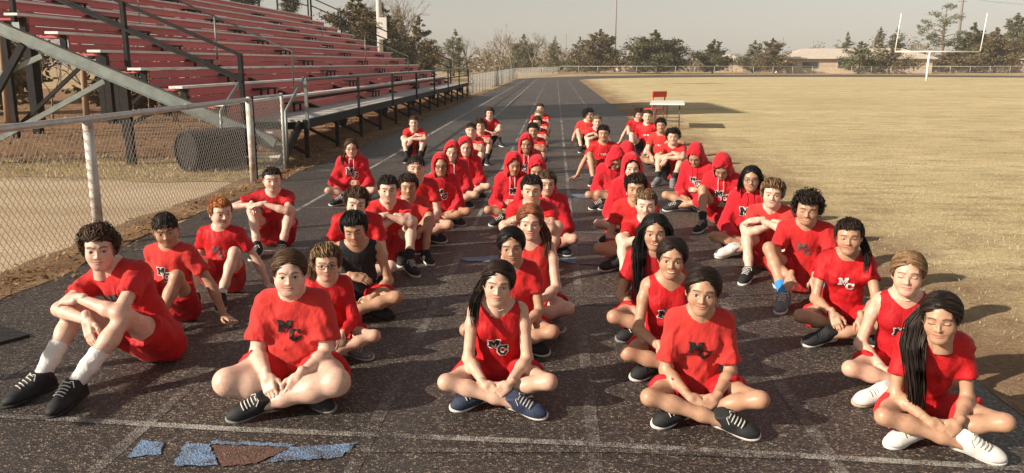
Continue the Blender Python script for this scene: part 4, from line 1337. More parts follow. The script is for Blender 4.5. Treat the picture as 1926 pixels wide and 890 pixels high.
def cloth_mat(name, col, rough=0.75, sheen=0.15, bs=420.0):
    m, n, l, b = new_mat(name)
    f = noise(n, l, 9.0, 4.0)
    l.new(ramp(n, l, f, [(0.3, rgb(col, 0.86)), (0.7, rgb(col, 1.10))]), b.inputs["Base Color"])
    b.inputs["Roughness"].default_value = rough
    b.inputs["Specular IOR Level"].default_value = 0.22
    b.inputs["Sheen Weight"].default_value = sheen
    bn = n.new("ShaderNodeMath"); bn.operation = 'ADD'
    l.new(noise(n, l, bs, 2.0), bn.inputs[0]); l.new(noise(n, l, 38.0, 4.0), bn.inputs[1])
    # creases: ridged noise pulled along the hang of the cloth
    rz = noise(n, l, 11.0, 3.0, 0.5, stretch=(1.0,1.0,0.55))
    sb = n.new("ShaderNodeMath"); sb.operation = 'SUBTRACT'; sb.inputs[1].default_value = 0.5; l.new(rz, sb.inputs[0])
    ab = n.new("ShaderNodeMath"); ab.operation = 'ABSOLUTE'; l.new(sb.outputs[0], ab.inputs[0])
    ml = n.new("ShaderNodeMath"); ml.operation = 'MULTIPLY_ADD'; ml.inputs[1].default_value = -16.0
    l.new(ab.outputs[0], ml.inputs[0]); l.new(bn.outputs[0], ml.inputs[2])
    bump(n, l, b, ml.outputs[0], 0.30, 0.008)
    return m
def hair_mat(name, col):
    m, n, l, b = new_mat(name)
    g = n.new("ShaderNodeNewGeometry")
    c = ramp(n, l, g.outputs["Random Per Island"], [(0, rgb(col, 0.45)), (0.55, rgb(col, 1.0)), (1, rgb(col, 2.1))])
    l.new(c, b.inputs["Base Color"])
    b.inputs["Roughness"].default_value = 0.48
    b.inputs["Specular IOR Level"].default_value = 0.22
    return m
m_skin = skin_mat()
CL = {'red': cloth_mat("red_jersey", (0.50,0.012,0.016), 0.55, 0.0), 'red2': cloth_mat("red_cotton", (0.54,0.018,0.020), 0.75, 0.1), 'red3': cloth_mat("deep_red_jersey", (0.43,0.010,0.016), 0.6, 0.0), 'red4': cloth_mat("faded_red_cotton", (0.57,0.035,0.030), 0.8, 0.1), 'hood': cloth_mat("red_fleece", (0.54,0.013,0.024), 0.9, 0.15, 260.0),
      'black': cloth_mat("black_jersey", (0.018,0.018,0.020), 0.7, 0.0), 'white': cloth_mat("white_knit", (0.78,0.76,0.73), 0.9, 0.1), 'grey': cloth_mat("grey_knit", (0.30,0.30,0.31), 0.9),
      'pink': cloth_mat("pink_band", (0.60,0.10,0.18), 0.6), 'blue': cloth_mat("bright_blue_knit", (0.05,0.25,0.60), 0.85)}
HM = {k: hair_mat("hair_"+k, c) for k, c in dict(black=(0.008,0.007,0.007), dark=(0.018,0.011,0.008), brown=(0.06,0.033,0.018), light=(0.15,0.09,0.046), blond=(0.30,0.20,0.11), ginger=(0.34,0.12,0.035), auburn=(0.16,0.055,0.026)).items()}
BROW = dict(black=(0.02,0.014,0.012), dark=(0.04,0.025,0.018), brown=(0.08,0.045,0.028), light=(0.14,0.085,0.05), blond=(0.25,0.16,0.10), ginger=(0.28,0.12,0.06), auburn=(0.16,0.07,0.04))
SK = dict(fair=(0.66,0.44,0.345), light=(0.60,0.385,0.285), tan=(0.45,0.262,0.17), brown=(0.35,0.19,0.118), deep=(0.27,0.145,0.09))
m_shoe = {'black': M("black_shoe_knit", (0.016,0.016,0.018), 0.7, 0.3, 40, 0.3, 220, 0.002), 'grey': M("grey_shoe", (0.16,0.16,0.165), 0.75, 0.3, 30, 0.2, 200, 0.002), 'white': M("white_shoe_leather", (0.70,0.68,0.65), 0.55, 0.08, 20, 0.1, 90, 0.002, dirt=(0.4,0.33,0.26), dscale=30, damt=0.3), 'navy': M("navy_shoe", (0.025,0.035,0.07), 0.7, 0.3, 40, 0.2, 200, 0.002)}
m_sole = {'black': m_shoe['black'], 'white': M("white_rubber_sole", (0.66,0.64,0.60), 0.7, 0.1, 30, dirt=(0.3,0.25,0.2), dscale=25, damt=0.5), 'tan': M("tan_rubber_sole", (0.42,0.34,0.24), 0.8, 0.15, 30), 'grey': M("grey_rubber_sole", (0.22,0.22,0.22), 0.8, 0.15, 30)}
m_prblk = M("black_print", (0.015,0.015,0.016), 0.6, 0.1)
m_prwht = M("white_print", (0.72,0.71,0.69), 0.6, 0.06)
m_prgry = M("grey_print", (0.13,0.10,0.10), 0.6, 0.2)
m_wirerim = M("dark_spectacle_frame", (0.012,0.011,0.011), 0.35, 0.1, spec=0.5)
m_goldch = M("shell_beads", (0.62,0.55,0.45), 0.4, 0.15, 200)
me_shoe, me_sole, me_lace = shoe_meshes()
_var = {}
def with_mat(me, m):
    k = (me.name, m.name)
    if k not in _var:
        c = me.copy(); c.materials.clear(); c.materials.append(m); _var[k] = c
    return _var[k]
_hair = {}
def hair_data(style, seed, count):
    k = (style, seed, count)
    if k not in _hair:
        v, f = hair_mesh(style, seed, count)
        ob = mesh_obj("hair", v, f, None, None, True); _hair[k] = ob.data; bpy.data.objects.remove(ob)
    return _hair[k]

LM = [(0,0),(0,.18),(.07,.18),(.07,.82),(0,.82),(0,1),(.34,1),(.5,.58),(.66,1),(1,1),(1,.82),(.93,.82),(.93,.18),(1,.18),(1,0),(.60,0),(.60,.18),(.68,.18),(.68,.60),(.5,.14),(.32,.60),(.32,.18),(.40,.18),(.40,0)]
LC = [(.25,0),(0,.25),(0,.75),(.25,1),(.68,1),(.8,.9),(.8,1),(1,1),(1,.60),(.76,.60),(.64,.78),(.36,.78),(.26,.66),(.26,.34),(.36,.22),(.64,.22),(.74,.38),(1,.38),(1,.24),(.75,0)]
def inpoly(px, py, poly):
    r = np.zeros(px.shape, bool); n = len(poly)
    for i in range(n):
        x0, y0 = poly[i]; x1, y1 = poly[i-1]
        c = ((y0 > py) != (y1 > py)) & (px < (x1-x0)*(py-y0)/((y1-y0) + 1e-9) + x0)
        r ^= c
    return r
def logo_masks(cell, kind):
    """bitmaps of the letters M and C (C lower right), or a band of small block marks"""
    W_, H_ = 0.150, 0.130
    nx, ny = int(W_/cell), int(H_/cell)
    X, Y_ = np.meshgrid((np.arange(nx)+0.5)*cell - W_/2, (np.arange(ny)+0.5)*cell - H_/2, indexing='ij')
    if kind == 'band':
        m = (np.abs(Y_) < 0.016) & (np.sin(X*160+2*np.sin(X*61)) > -0.45) & (np.abs(X) < 0.068) & ~((np.abs(Y_) < 0.004) & (np.sin(X*75) > 0.2))
        return X, Y_, m, None
    m = inpoly((X+0.056)/0.070, (Y_+0.010)/0.060, LM)
    c = inpoly((X+0.002)/0.056, (Y_+0.050)/0.058, LC)
    out = m | c
    d = max(1, int(round(0.0052/cell)))
    dil = out.copy()
    for i in range(-d, d+1):
        for j in range(-d, d+1):
            if i*i+j*j <= d*d+1: dil |= np.roll(np.roll(out, i, 0), j, 1)
    # the C keeps a gap where it overlaps the M
    dc = c.copy()
    for i in range(-d, d+1):
        for j in range(-d, d+1): dc |= np.roll(np.roll(c, i, 0), j, 1)
    return X, Y_, (m & ~dc) | c, dil
def print_on(shirt, field, c, u, v_, n, kind, size, res, parent_col):
    cell = 0.0022*max(1.0, res/0.008)
    X, Y_, a, dil = logo_masks(cell, 'band' if kind == 'band' else 'mc')
    layers = {'bw': [(dil, m_prwht, 0.0046), (a, m_prblk, 0.0066)], 'b': [(a, m_prblk, 0.0050)], 'w': [(a, m_prwht, 0.0050)], 'g': [(a, m_prgry, 0.0050)], 'wb': [(dil, m_prblk, 0.0022), (a, m_prwht, 0.0040)], 'band': [(a, m_prwht, 0.0060)]}[kind]
    for msk, mt, off in layers:
        idx = np.argwhere(msk)
        corner = {}; vs = []; fs = []
        for (i, j) in idx:
            q = []
            for (di, dj) in ((0,0),(1,0),(1,1),(0,1)):
                k = (i+di, j+dj)
                if k not in corner: corner[k] = len(vs); vs.append(k)
                q.append(corner[k])
            fs.append(q)
        if not fs: continue
        g = np.array(vs, F)*cell*size - np.array([X.shape[0], X.shape[1]], F)*cell*size/2
        p = (c + g[:,:1]*u + g[:,1:]*v_ + n*0.16).astype(F)
        for _ in range(22):
            d = field.val(p)
            p = p - n.astype(F)*np.clip(d, -0.02, 0.05)[:,None]*0.85
        p = p + n.astype(F)*off
        fa = np.array(fs, np.int32)
        e = p[fa]; ok = (np.linalg.norm(e[:,0]-e[:,2], axis=1) < cell*size*5)
        mesh_obj("chest_print", p, fa[ok], mt, shirt)

PEOPLE_COUNT = 0
def person(label, X, Y, yaw=0, s=1.0, leg='cross', arms=('clasp','clasp'), top='tee', lean=14, side=0, head=(0,6,0), skin='light', hair=('short','brown',1), face={}, shorts='red', topc=None, girth=1.0, sock=None, shoe=('black','white'), logo=None, logo_at=(0.0,0.0), logo_s=1.0, neck='crew', glasses=False, front=1, tail=None, ks=1.0, fy=0.0, fem=False, beads=False, legdx=0.0, sleeve=0.56, wrist=None, twist=0.0, bands=False):
    global PEOPLE_COUNT
    PEOPLE_COUNT += 1; seed = PEOPLE_COUNT
    dist = math.hypot(X, Y)
    rb, rs, rh, rhand = (0.0095,0.0085,0.0034,0.0048) if dist < 5.6 else ((0.012,0.011,0.0042,0.0058) if dist < 8.2 else ((0.015,0.014,0.0055,0.0075) if dist < 12 else (0.019,0.018,0.0075,0.010)))
    root = tag(empty("person", (X, Y, 0.016), math.radians(yaw)), label, "person", "students sitting in lines on the track")
    A = lambda *a: np.array(a, float)*s
    gth = girth*((0.90 if fem else 0.96) if girth == 1.0 else 1.0)
    # ---- spine
    la = math.radians(lean); sa = math.radians(side)
    def sp(t, back=0.0):     # point along a gently curved spine, t metres from the pelvis
        bend = la*(0.55 + 0.75*t/0.5)
        u = np.array([math.sin(sa)*t*1.0, -math.sin(bend*0.8)*t, math.cos(bend*0.8)*math.cos(sa)*t])
        return (np.array([0,0,0.112]) + u + np.array([0, back, 0]))*s
    pel, wai, che, nb_ = sp(0), sp(0.18), sp(0.352), sp(0.497)
    up = unit(nb_-che); rt = unit(np.cross(up, [0,1,0])); rt = -rt if rt[0] < 0 else rt
    ct, stw = math.cos(math.radians(twist)), math.sin(math.radians(twist))
    fw = unit(np.cross(up, rt)); fw = -fw if fw[1] > 0 else fw
    rt, fw = rt*ct + fw*stw, fw*ct - rt*stw
    RT = np.stack([rt, -fw, up], 1)
    shw = (0.148 if fem else 0.166)*s*(0.92+0.08*gth)
    shc = sp(0.447) - fw*0.0*s
    sh = {q: shc + rt*q*shw - up*0.026*s + fw*0.004*s for q in (-1,1)}
    # ---- legs
    TH, SHK = 0.415*s, 0.40*s
    hip = {q: A(q*0.088, -0.02, 0.115) for q in (-1,1)}
    ank, kne, toe, toeup = {}, {}, {}, {}
    for q in (-1,1):
        lg = leg if isinstance(leg, str) else leg[0 if q < 0 else 1]
        if lg == 'cross':
            fr = 1 if q == front else 0
            t = A(-q*(0.10 if fr else 0.085)+legdx, -0.42 if fr else -0.31, 0.078)
            pole = (q*1.0*ks, -0.42, 0.30)
            toe[q] = unit((-q*0.86, -0.46, -0.14)); toeup[q] = (q*0.28, -0.45, 0.85)
        elif lg == 'knees':
            t = A(q*0.115+legdx, -0.50+fy, 0.088); pole = (q*0.30*ks, -0.45, 1.0)
            toe[q] = unit((q*0.22, -1, -0.10)); toeup[q] = (0,0,1)
        elif lg == 'kneesin':
            t = A(q*0.16+legdx, -0.46+fy, 0.088); pole = (-q*0.05, -0.45, 1.0)
            toe[q] = unit((q*0.15, -1, -0.10)); toeup[q] = (0,0,1)
        elif lg == 'low':          # one leg folded flat in front
            t = A(-q*0.12+legdx, -0.36, 0.075); pole = (q*1.0, -0.4, 0.22)
            toe[q] = unit((-q*0.9, -0.35, -0.1)); toeup[q] = (q*0.3, -0.5, 0.8)
        kne[q], ank[q] = ik(hip[q], t, TH, SHK, pole)
        if kne[q][2] < 0.09*s: kne[q][2] = 0.09*s
    # ---- arms
    UA, FA = 0.285*s, 0.245*s
    elb, wri, hdir, hbk, hk = {}, {}, {}, {}, {}
    for q in (-1,1):
        a = arms[0 if q < 0 else 1]
        ky = (kne[-1][1]+kne[1][1])/2; kz = max(kne[-1][2], kne[1][2])
        if a == 'clasp':   t, pole, hd, hb, kk = A(q*0.065,-0.385,0.175), (q*0.5,0.75,-0.2), (-q*0.72,-0.48,-0.50), (q*0.25,-0.70,0.65), 'rest'
        elif a == 'lap':   t, pole, hd, hb, kk = A(q*0.10,-0.29,0.17), (q*0.6,0.7,-0.2), (-q*0.75,-0.45,-0.45), (q*0.1,-0.55,0.8), 'rest'
        elif a == 'shin':  t, pole, hd, hb, kk = A(q*0.085,-0.365,0.215), (q*0.5,0.75,-0.2), (-q*0.32,-0.62,-0.70), (q*0.3,-0.75,0.55), 'rest'
        elif a == 'ankle': t, pole, hd, hb, kk = A(q*0.085,-0.45,0.23), (q*0.6,0.6,-0.1), (q*0.15,-0.55,-0.8), (q*0.35,-0.8,0.5), 'hang'
        elif a == 'fold':  t, pole, hd, hb, kk = np.array([-q*0.07*s, ky-0.035*s-0.02*s*q, kz+0.062*s+0.02*s*(q>0)]), (q*1.0,0.15,-0.25), (-q*0.96,-0.16,-0.16), (0,-0.35,0.93), 'rest'
        elif a == 'drape': t, pole, hd, hb, kk = np.array([-q*0.03*s, ky-0.10*s, kz-0.01*s]), (q*1.0,0.1,0.05), (-q*0.45,-0.3,-0.84), (q*0.2,-0.9,0.25), 'hang'
        elif a == 'hug':   t, pole, hd, hb, kk = np.array([q*0.03*s, ky-0.17*s, kz-0.13*s]), (q*1.0,0.2,-0.2), (-q*0.9,-0.1,-0.35), (0,-0.95,0.2), 'grip'
        elif a == 'ground': t, pole, hd, hb, kk = A(q*0.40,-0.02,0.055), (q*0.2,0.9,0.1), (q*0.85,-0.45,-0.22), (0.1*q,0.15,0.97), 'flat'
        elif a == 'groundback': t, pole, hd, hb, kk = A(q*0.33,0.26,0.055), (q*0.1,0.9,0.1), (q*0.75,0.6,-0.22), (0,0.1,0.98), 'flat'
        elif a == 'kneehand': t, pole, hd, hb, kk = kne[q] + A(0, 0.02, 0.065), (q*1.0,0.35,-0.2), (-q*0.2,-0.9,-0.42), (0,-0.4,0.9), 'hang'
        elif a == 'chin':  t, pole, hd, hb, kk = A(q*0.03,-0.34,0.36), (q*1.0,-0.2,-0.6), (-q*0.92,-0.3,-0.30), (q*0.1,-0.55,0.8), 'hang'
        elif a == 'tuck':  t, pole, hd, hb, kk = A(q*0.02,-0.16,0.26), (q*1.0,0.2,-0.3), (-q*0.98,-0.1,-0.1), (0,-0.9,0.3), 'grip'
        if wrist and wrist[0 if q < 0 else 1] is not None: t = t + np.array(wrist[0 if q < 0 else 1])*s
        elb[q], wri[q] = ik(sh[q], t, UA, FA, pole)
        if elb[q][2] < 0.05*s: elb[q][2] = 0.05*s
        hdir[q], hbk[q], hk[q] = unit(hd), np.array(hb, float), kk
    # ---- head
    hs = (0.60 + 0.40*s)*1.05
    HR = rot(*head)
    HC = nb_ + up*0.064*s + fw*0.012*s + HR@np.array([0,-0.035,0.062])*hs
    if 'pitch' in face: pass
    # ---- naked body
    def limb(r): return r*s*gth*(0.94 if girth == 1.0 else 1.0)
    tors = [Ell(pel+A(0,0.01,0.0), (0.160*s*gth,0.112*s*gth,0.118*s)), Ell(wai, (0.132*s*gth,0.098*s*gth*(1+0.25*(gth-1)),0.125*s), RT), Ell(che, (0.142*s*(0.7+0.3*gth),0.098*s*(0.6+0.4*gth),0.135*s), RT), Cone(sh[-1]+rt*0.03*s, sh[1]-rt*0.03*s, 0.044*s, 0.044*s), Cone(nb_-up*0.02*s, sh[-1]+rt*0.03*s, 0.040*s, 0.036*s), Cone(nb_-up*0.02*s, sh[1]-rt*0.03*s, 0.040*s, 0.036*s)]
    neckp = [Cone(nb_-up*0.05*s, nb_+(HC-nb_)*0.45, 0.056*s, 0.050*s)]
    B_ = Field()
    B_.grp(tors+neckp, 0.06)
    thigh, shank, uarm, farm = {}, {}, {}, {}
    for q in (-1,1):
        thigh[q] = [Cone(hip[q], hip[q]+(kne[q]-hip[q])*0.5, limb(0.086), limb(0.074)), Cone(hip[q]+(kne[q]-hip[q])*0.5, kne[q], limb(0.073), limb(0.050))]
        d = ank[q]-kne[q]; calf = unit(np.cross(np.cross(d, hip[q]-kne[q]), d))
        shank[q] = [Cone(kne[q], kne[q]+d*0.32+calf*0.012*s, limb(0.047), limb(0.050)), Cone(kne[q]+d*0.32+calf*0.012*s, kne[q]+d*0.72+calf*0.004*s, limb(0.050), 0.036*s*(0.6+0.4*gth)), Cone(kne[q]+d*0.72+calf*0.004*s, ank[q], 0.036*s*(0.6+0.4*gth), 0.031*s)]
        B_.grp(thigh[q]+shank[q], 0.035, 0.012)
        uarm[q] = [Cone(sh[q]-rt*q*0.012*s, sh[q]+(elb[q]-sh[q])*0.3, limb(0.050), limb(0.043)), Cone(sh[q]+(elb[q]-sh[q])*0.3, elb[q], limb(0.043), 0.035*s*(0.5+0.5*gth))]
        e = wri[q]-elb[q]
        farm[q] = [Cone(elb[q], elb[q]+e*0.28, 0.0355*s*(0.5+0.5*gth), 0.037*s*(0.5+0.5*gth)), Cone(elb[q]+e*0.28, wri[q], 0.037*s*(0.5+0.5*gth), 0.0235*s*(0.7+0.3*gth))]
        B_.grp(uarm[q]+farm[q], 0.025, 0.014)
    B_.cut(Slab((0,0,0.002),(0,0,-1)), '&', 0.006)
    lo, hi = bounds(B_.prims(), 0.02); lo[2] = -0.02
    bv, bf = surface(B_, lo, hi, rb)
    sk = np.array(SK[skin], F)
    bcol = np.tile(sk, (len(bv),1))
    for q in (-1,1):        # knees, elbows a little ruddier
        for c_ in (kne[q], elb[q]):
            w = np.clip(1-np.linalg.norm(bv-c_.astype(F), axis=1)/(0.075*s), 0, 1)[:,None]*0.35
            bcol = bcol*(1-w) + sk*np.array([1.0,0.74,0.68], F)*w
    parts = [(bv, bf, bcol)]
    hcol, bcolr = hair[1], BROW[hair[1]]
    hood_up = top == 'hood_up'
    fo = dict(face); fo.setdefault('fem', fem)
    if fo.get('lid', 0.45) >= 0.25: fo['lid'] = fo.get('lid', 0.45) + 0.16
    fv = random.Random(seed*31)          # every face a little different
    fo.setdefault('fw', fv.uniform(0.95, 1.05))
    if not fem: fo.setdefault('jaw', fv.uniform(0.90, 1.06)); fo.setdefault('nose', fv.uniform(0.5, 1.3))
    if fem: fo.setdefault('jaw', 0.83); fo.setdefault('nose', 0.6)
    hv, hf, hc = head_mesh(rh, SK[skin], bcolr, fo)
    parts.append(((hv@HR.T.astype(F)*F(hs) + HC.astype(F)).astype(F), hf, hc))
    for q in (-1,1):
        hv2, hf2 = hand_mesh(hk[q], rhand)
        d = hdir[q]; z_ = hbk[q]-d*(hbk[q]@d); z_ = unit(z_); y_ = np.cross(z_, d)
        v2 = hv2.copy(); f2 = hf2
        if q > 0: v2[:,1] *= -1; f2 = hf2[:, ::-1]
        R = np.stack([d, y_, z_], 1)
        w2 = (v2*F(0.93*s*(0.8+0.2*gth)))@R.T.astype(F) + wri[q].astype(F)
        w2[:,2] = np.maximum(w2[:,2], 0.003)
        c2 = np.tile(sk, (len(w2),1)); tip = np.clip((v2[:,0]-0.09)/0.06, 0, 1)[:,None]*0.22
        c2 = c2*(1-tip) + sk*np.array([1.02,0.74,0.70], F)*tip
        parts.append((w2.astype(F), f2, c2))
    v, f, c = join(parts)
    body = mesh_obj("body", v, f, m_skin, root, True); set_col(body, c)
    # ---- shirt
    S = Field(); o1 = {'tee': 0.014, 'long': 0.012, 'sleeveless': 0.009}.get(top, 0.030)
    hoodie = top.startswith('hood')
    oo = o1*s
    lv = 1.05 if hoodie else 1.0
    st_ = [Ell(pel+A(0,0.0,0.012), (0.166*s*gth+oo,0.118*s*gth+oo*1.6,0.125*s+oo)), Ell(wai+fw*0.006*s, (0.137*s*gth+oo*1.2,0.102*s*gth*(1+0.25*(gth-1))+oo*1.1,0.13*s+oo), RT), Ell(che, (0.145*s*(0.7+0.3*gth)+oo,0.100*s*(0.6+0.4*gth)+oo,0.137*s+oo), RT)]
    if fem and top != 'hood_up':
        st_ += [Ell(che+rt*q*0.062*s+fw*0.062*s-up*0.02*s, (0.056*s+oo*0.5,)*3) for q in (-1,1)]
    if top == 'sleeveless':
        st_ += [Cone(sh[-1]+rt*0.045*s, sh[1]-rt*0.045*s, 0.044*s+oo*0.6, 0.044*s+oo*0.6)] + [Cone(nb_-up*0.02*s, sh[q]-rt*q*0.045*s, 0.042*s+oo*0.6, 0.040*s+oo*0.6) for q in (-1,1)]
    else:
        st_ += [Cone(sh[-1]+rt*0.03*s, sh[1]-rt*0.03*s, 0.044*s+oo, 0.044*s+oo)] + [Cone(nb_-up*0.02*s, sh[q]-rt*q*0.02*s, 0.042*s+oo*0.6, 0.040*s+oo*0.7) for q in (-1,1)]
    S.grp(st_, 0.05)
    for q in (-1,1):
        if top == 'sleeveless': break
        ua = elb[q]-sh[q]
        if top == 'tee':
            e = sh[q]+ua*(sleeve+0.12)
            S.grp([Cap(Cone(sh[q]-rt*q*0.02*s, e, limb(0.049)+oo*0.9, limb(0.045)+oo*1.7), [Slab(sh[q]+ua*sleeve, ua)])], 0.02, 0.03)
        else:
            fa = wri[q]-elb[q]
            k1 = oo*0.95
            S.grp([Cone(sh[q]-rt*q*0.02*s, elb[q], limb(0.050)+k1, limb(0.038)+k1*1.1), Cap(Cone(elb[q], wri[q], limb(0.038)+k1*1.1, 0.026*s+k1*0.85), [Slab(elb[q]+fa*(0.93), fa)])], 0.03, 0.04)
    S.disp = folds(seed*13+1, (0.015 if hoodie else 0.0115)*(0.6 if top == 'sleeveless' else 1), 0.95 if hoodie else 1.1)
    if not hoodie:
        fd_ = S.disp; ncol = (nb_+fw*0.02*s).astype(F)
        S.disp = lambda p, fd_=fd_: fd_(p)*np.clip((np.sqrt(((p-ncol)**2).sum(-1))-F(0.09*s))/F(0.09), 0.12, 1)
        S.cut(Cone(nb_-up*0.045*s+fw*0.014*s, nb_+up*0.16*s+fw*0.02*s, 0.058*s*(0.85+0.15*gth), 0.085*s), '-', 0.006)
        if neck == 'v':
            S.cut(Cone(nb_+up*0.02*s+fw*0.08*s, che+up*0.035*s+fw*0.135*s, 0.066*s, 0.003), '-', 0.004)
    else:
        S.cut(Cone(nb_-up*0.01*s+fw*0.02*s, nb_+up*0.16*s+fw*0.02*s, 0.060*s, 0.085*s), '-', 0.008)
    if top == 'sleeveless':
        for q in (-1,1):
            S.cut(Ell(sh[q]+rt*q*0.040*s-up*0.025*s, (0.052*s,0.10*s,0.088*s), RT), '-', 0.008)
    S.cut(Slab(pel-up*0.058*s, -up), '&', 0.012)
    S.cut(Slab((0,0,0.012),(0,0,-1)), '&', 0.01)
    cmat = CL[topc] if topc else (CL['hood'] if hoodie else CL[('red','red2','red4','red','red3')[seed % 5]])
    lo, hi = bounds([p.pr if isinstance(p, Cap) else p for p in S.prims()], 0.03); lo[2] = max(lo[2], -0.02)
    sv, sf = surface(S, lo, hi, rs, 0.035); sv = smooth(sv, sf, 2)
    shirt = mesh_obj("hoodie" if hoodie else "shirt", sv, sf, cmat, root, True)
    if logo:
        cc = che + fw*0.0 + rt*logo_at[0]*s + up*(logo_at[1]-0.055)*s
        print_on(shirt, S, cc, rt, up, fw, logo, logo_s*s*(1.25 if hoodie else 1.0)*(0.6+0.4*gth), rs, None)
    if hoodie:
        Hd = Field()
        RH = HR
        def hp(x, y, z): return HC + HR@(np.array([x,y,z])*hs)
        if hood_up:
            Hd.grp([Ell(hp(0,0.012,0.022), np.array([0.103,0.124,0.127])*hs, RH), Ell(hp(0,0.075,0.085), np.array([0.055,0.06,0.055])*hs, RH), Cone(hp(0,0.03,-0.07), nb_-fw*0.02*s, 0.098*hs, 0.120*s)], 0.06)
            Hd.disp = folds(seed*7+3, 0.007, 0.9)
            Hd.cut(Ell(hp(0,-0.004,0.012), np.array([0.088,0.112,0.112])*hs, RH), '-', 0.01)
            Hd.cut(Ell(hp(0,-0.115,-0.012), np.array([0.073,0.10,0.108])*hs, RH), '-', 0.012)
            Hd.cut(Cone(hp(0,-0.02,-0.08), nb_-up*0.05*s, 0.070*hs, 0.075*s), '-', 0.01)
        else:
            Hd.grp([Ell(nb_-fw*0.085*s+up*0.01*s, (0.115*s,0.065*s,0.075*s), RT)] + [Cone(nb_+rt*math.cos(t)*0.082*s-fw*math.sin(t)*0.075*s+up*(0.012-0.018*math.cos(t*2))*s, nb_+rt*math.cos(t+0.6)*0.082*s-fw*math.sin(t+0.6)*0.075*s+up*(0.012-0.018*math.cos(2*t+1.2))*s, 0.030*s, 0.030*s) for t in np.arange(-0.9, 3.9, 0.6)], 0.03)
            Hd.disp = folds(seed*7+3, 0.006, 1.0)
        lo, hi = bounds(Hd.prims(), 0.03)
        v, f = surface(Hd, lo, hi, rs*0.9, 0.03); v = smooth(v, f, 2)
        mesh_obj("hood", v, f, cmat, shirt, True)
        # drawstrings
        if dist < 13:
            db = MB()
            for q in (-1,1):
                a0 = nb_ + rt*q*0.03*s + fw*0.085*s + up*0.005*s
                db.tube([a0, a0+fw*0.045*s-up*0.05*s, a0+fw*0.055*s-up*0.13*s], 0.0035, 5)
            db.build("drawstring", CL['white'] if seed % 2 else CL['hood'], shirt)
        # kangaroo pocket seam is covered by the arms
    # ---- shorts
    K = Field(); so = 0.012*s
    K.grp([Ell(pel+A(0,0.012,-0.002), (0.166*s*gth+so,0.116*s*gth+so,0.118*s+so*0.4))], 0.04)
    for q in (-1,1):
        d = kne[q]-hip[q]
        K.grp([Cap(Cone(hip[q]-d*0.1, hip[q]+d*0.75, limb(0.092)+so, limb(0.078)+so*2.3), [Slab(hip[q]+d*0.56, d)])], 0.03, 0.03)
    K.disp = folds(seed*5+2, 0.012, 1.1)
    K.cut(Slab((0,0,0.003),(0,0,-1)), '&', 0.01)
    lo, hi = bounds([p.pr if isinstance(p, Cap) else p for p in K.prims()], 0.03); lo[2] = -0.02
    v, f = surface(K, lo, hi, rs*1.1, 0.03); v = smooth(v, f, 2)
    mesh_obj("shorts", v, f, CL[shorts] if shorts != 'red' else CL[('red3','red','red3','red2')[seed % 4]], root, True)
    # ---- socks and shoes
    for q in (-1,1):
        d = kne[q]-ank[q]
        if sock:
            frac = {'low': 0.16, 'crew': 0.30, 'tall': 0.50}[sock[0]]
            Z = Field(); up_ = 0.0062*s
            Z.grp([Cap(p_, [Slab(ank[q]+d*frac, d)]) for p_ in (Cone(ank[q], shank[q][2].a, 0.031*s+up_, shank[q][2].ra+up_), Cone(shank[q][1].a+shank[q][1].d, shank[q][1].a, shank[q][1].rb+up_, shank[q][1].ra+up_))], 0.02)
            Z.disp = folds(seed*3+q, 0.003, 2.0)
            lo, hi = bounds([p.pr for p in Z.prims()], 0.02)
            v, f = surface(Z, lo, hi, max(0.006, rs*0.75), 0.02)
            mesh_obj("sock", v, f, CL[sock[1]], root, True)
        t = toe[q]; z_ = np.array(toeup[q], float); z_ = unit(z_-t*(z_@t)); y_ = np.cross(z_, t)
        R = Matrix(((t[0],y_[0],z_[0],0),(t[1],y_[1],z_[1],0),(t[2],y_[2],z_[2],0),(0,0,0,1)))
        m4 = Matrix.Translation(Vector(ank[q]-A(0,0,0))) @ R @ Matrix.Scale(1.0*s, 4)
        so_ = inst("shoe", with_mat(me_shoe, m_shoe[shoe[0]]), root)
        so_.matrix_basis = m4
        inst("sole", with_mat(me_sole, m_sole[shoe[1]]), so_)
        if dist < 13: tag(inst("laces", with_mat(me_lace, m_sole['white'] if shoe[0] in ('white','black','navy','grey') and seed % 3 else m_shoe[shoe[0]]), so_), kind='stuff')
        # keep the shoe on the ground
        mn = min((m4 @ Vector(cn)).z for cn in ((-0.07,-0.04,-0.078),(-0.07,0.04,-0.078),(0.19,-0.045,-0.075),(0.19,0.045,-0.075),(0.1,0.05,-0.05),(0.1,-0.05,-0.05)))
        if mn < 0.0: so_.location.z += -mn*0.85
    # ---- hair
    HM4 = Matrix.Translation(Vector(HC)) @ Matrix([list(r_)+[0] for r_ in HR] + [[0,0,0,1]]) @ Matrix.Scale(hs, 4)
    if hair[0]:
        n_l = (680 if dist < 8 else 300)*(1.35 if hair[0] in ('tied','long','parted') and dist < 8 else 1)
        ho = inst("hair", with_mat(hair_data(hair[0], hair[2], int(n_l)), HM[hcol]), root)
        ho.matrix_basis = HM4
        if tail:
            v, f = tail_mesh(tail[0], tail[1], tail[2], seed)
            to = mesh_obj("hair_tail", v, f, HM[hcol], ho, True)
    if glasses:
        gb = MB()
        for q in (-1,1):
            ring_ = [(q*0.031+0.0205*math.cos(t), -0.0965+0.004*abs(math.cos(t)), 0.003+0.0165*math.sin(t)) for t in np.arange(0, 6.6, 0.42)]
            gb.tube(ring_, 0.0017, 4, False)
            gb.tube([(q*0.051,-0.093,0.006),(q*0.079,-0.06,0.009),(q*0.083,0.01,0.006)], 0.0018, 4)
        gb.tube([(-0.011,-0.0965,0.007),(0.011,-0.0965,0.007)], 0.0017, 4)
        go = gb.build("glasses", m_wirerim, root, True); go.matrix_basis = HM4
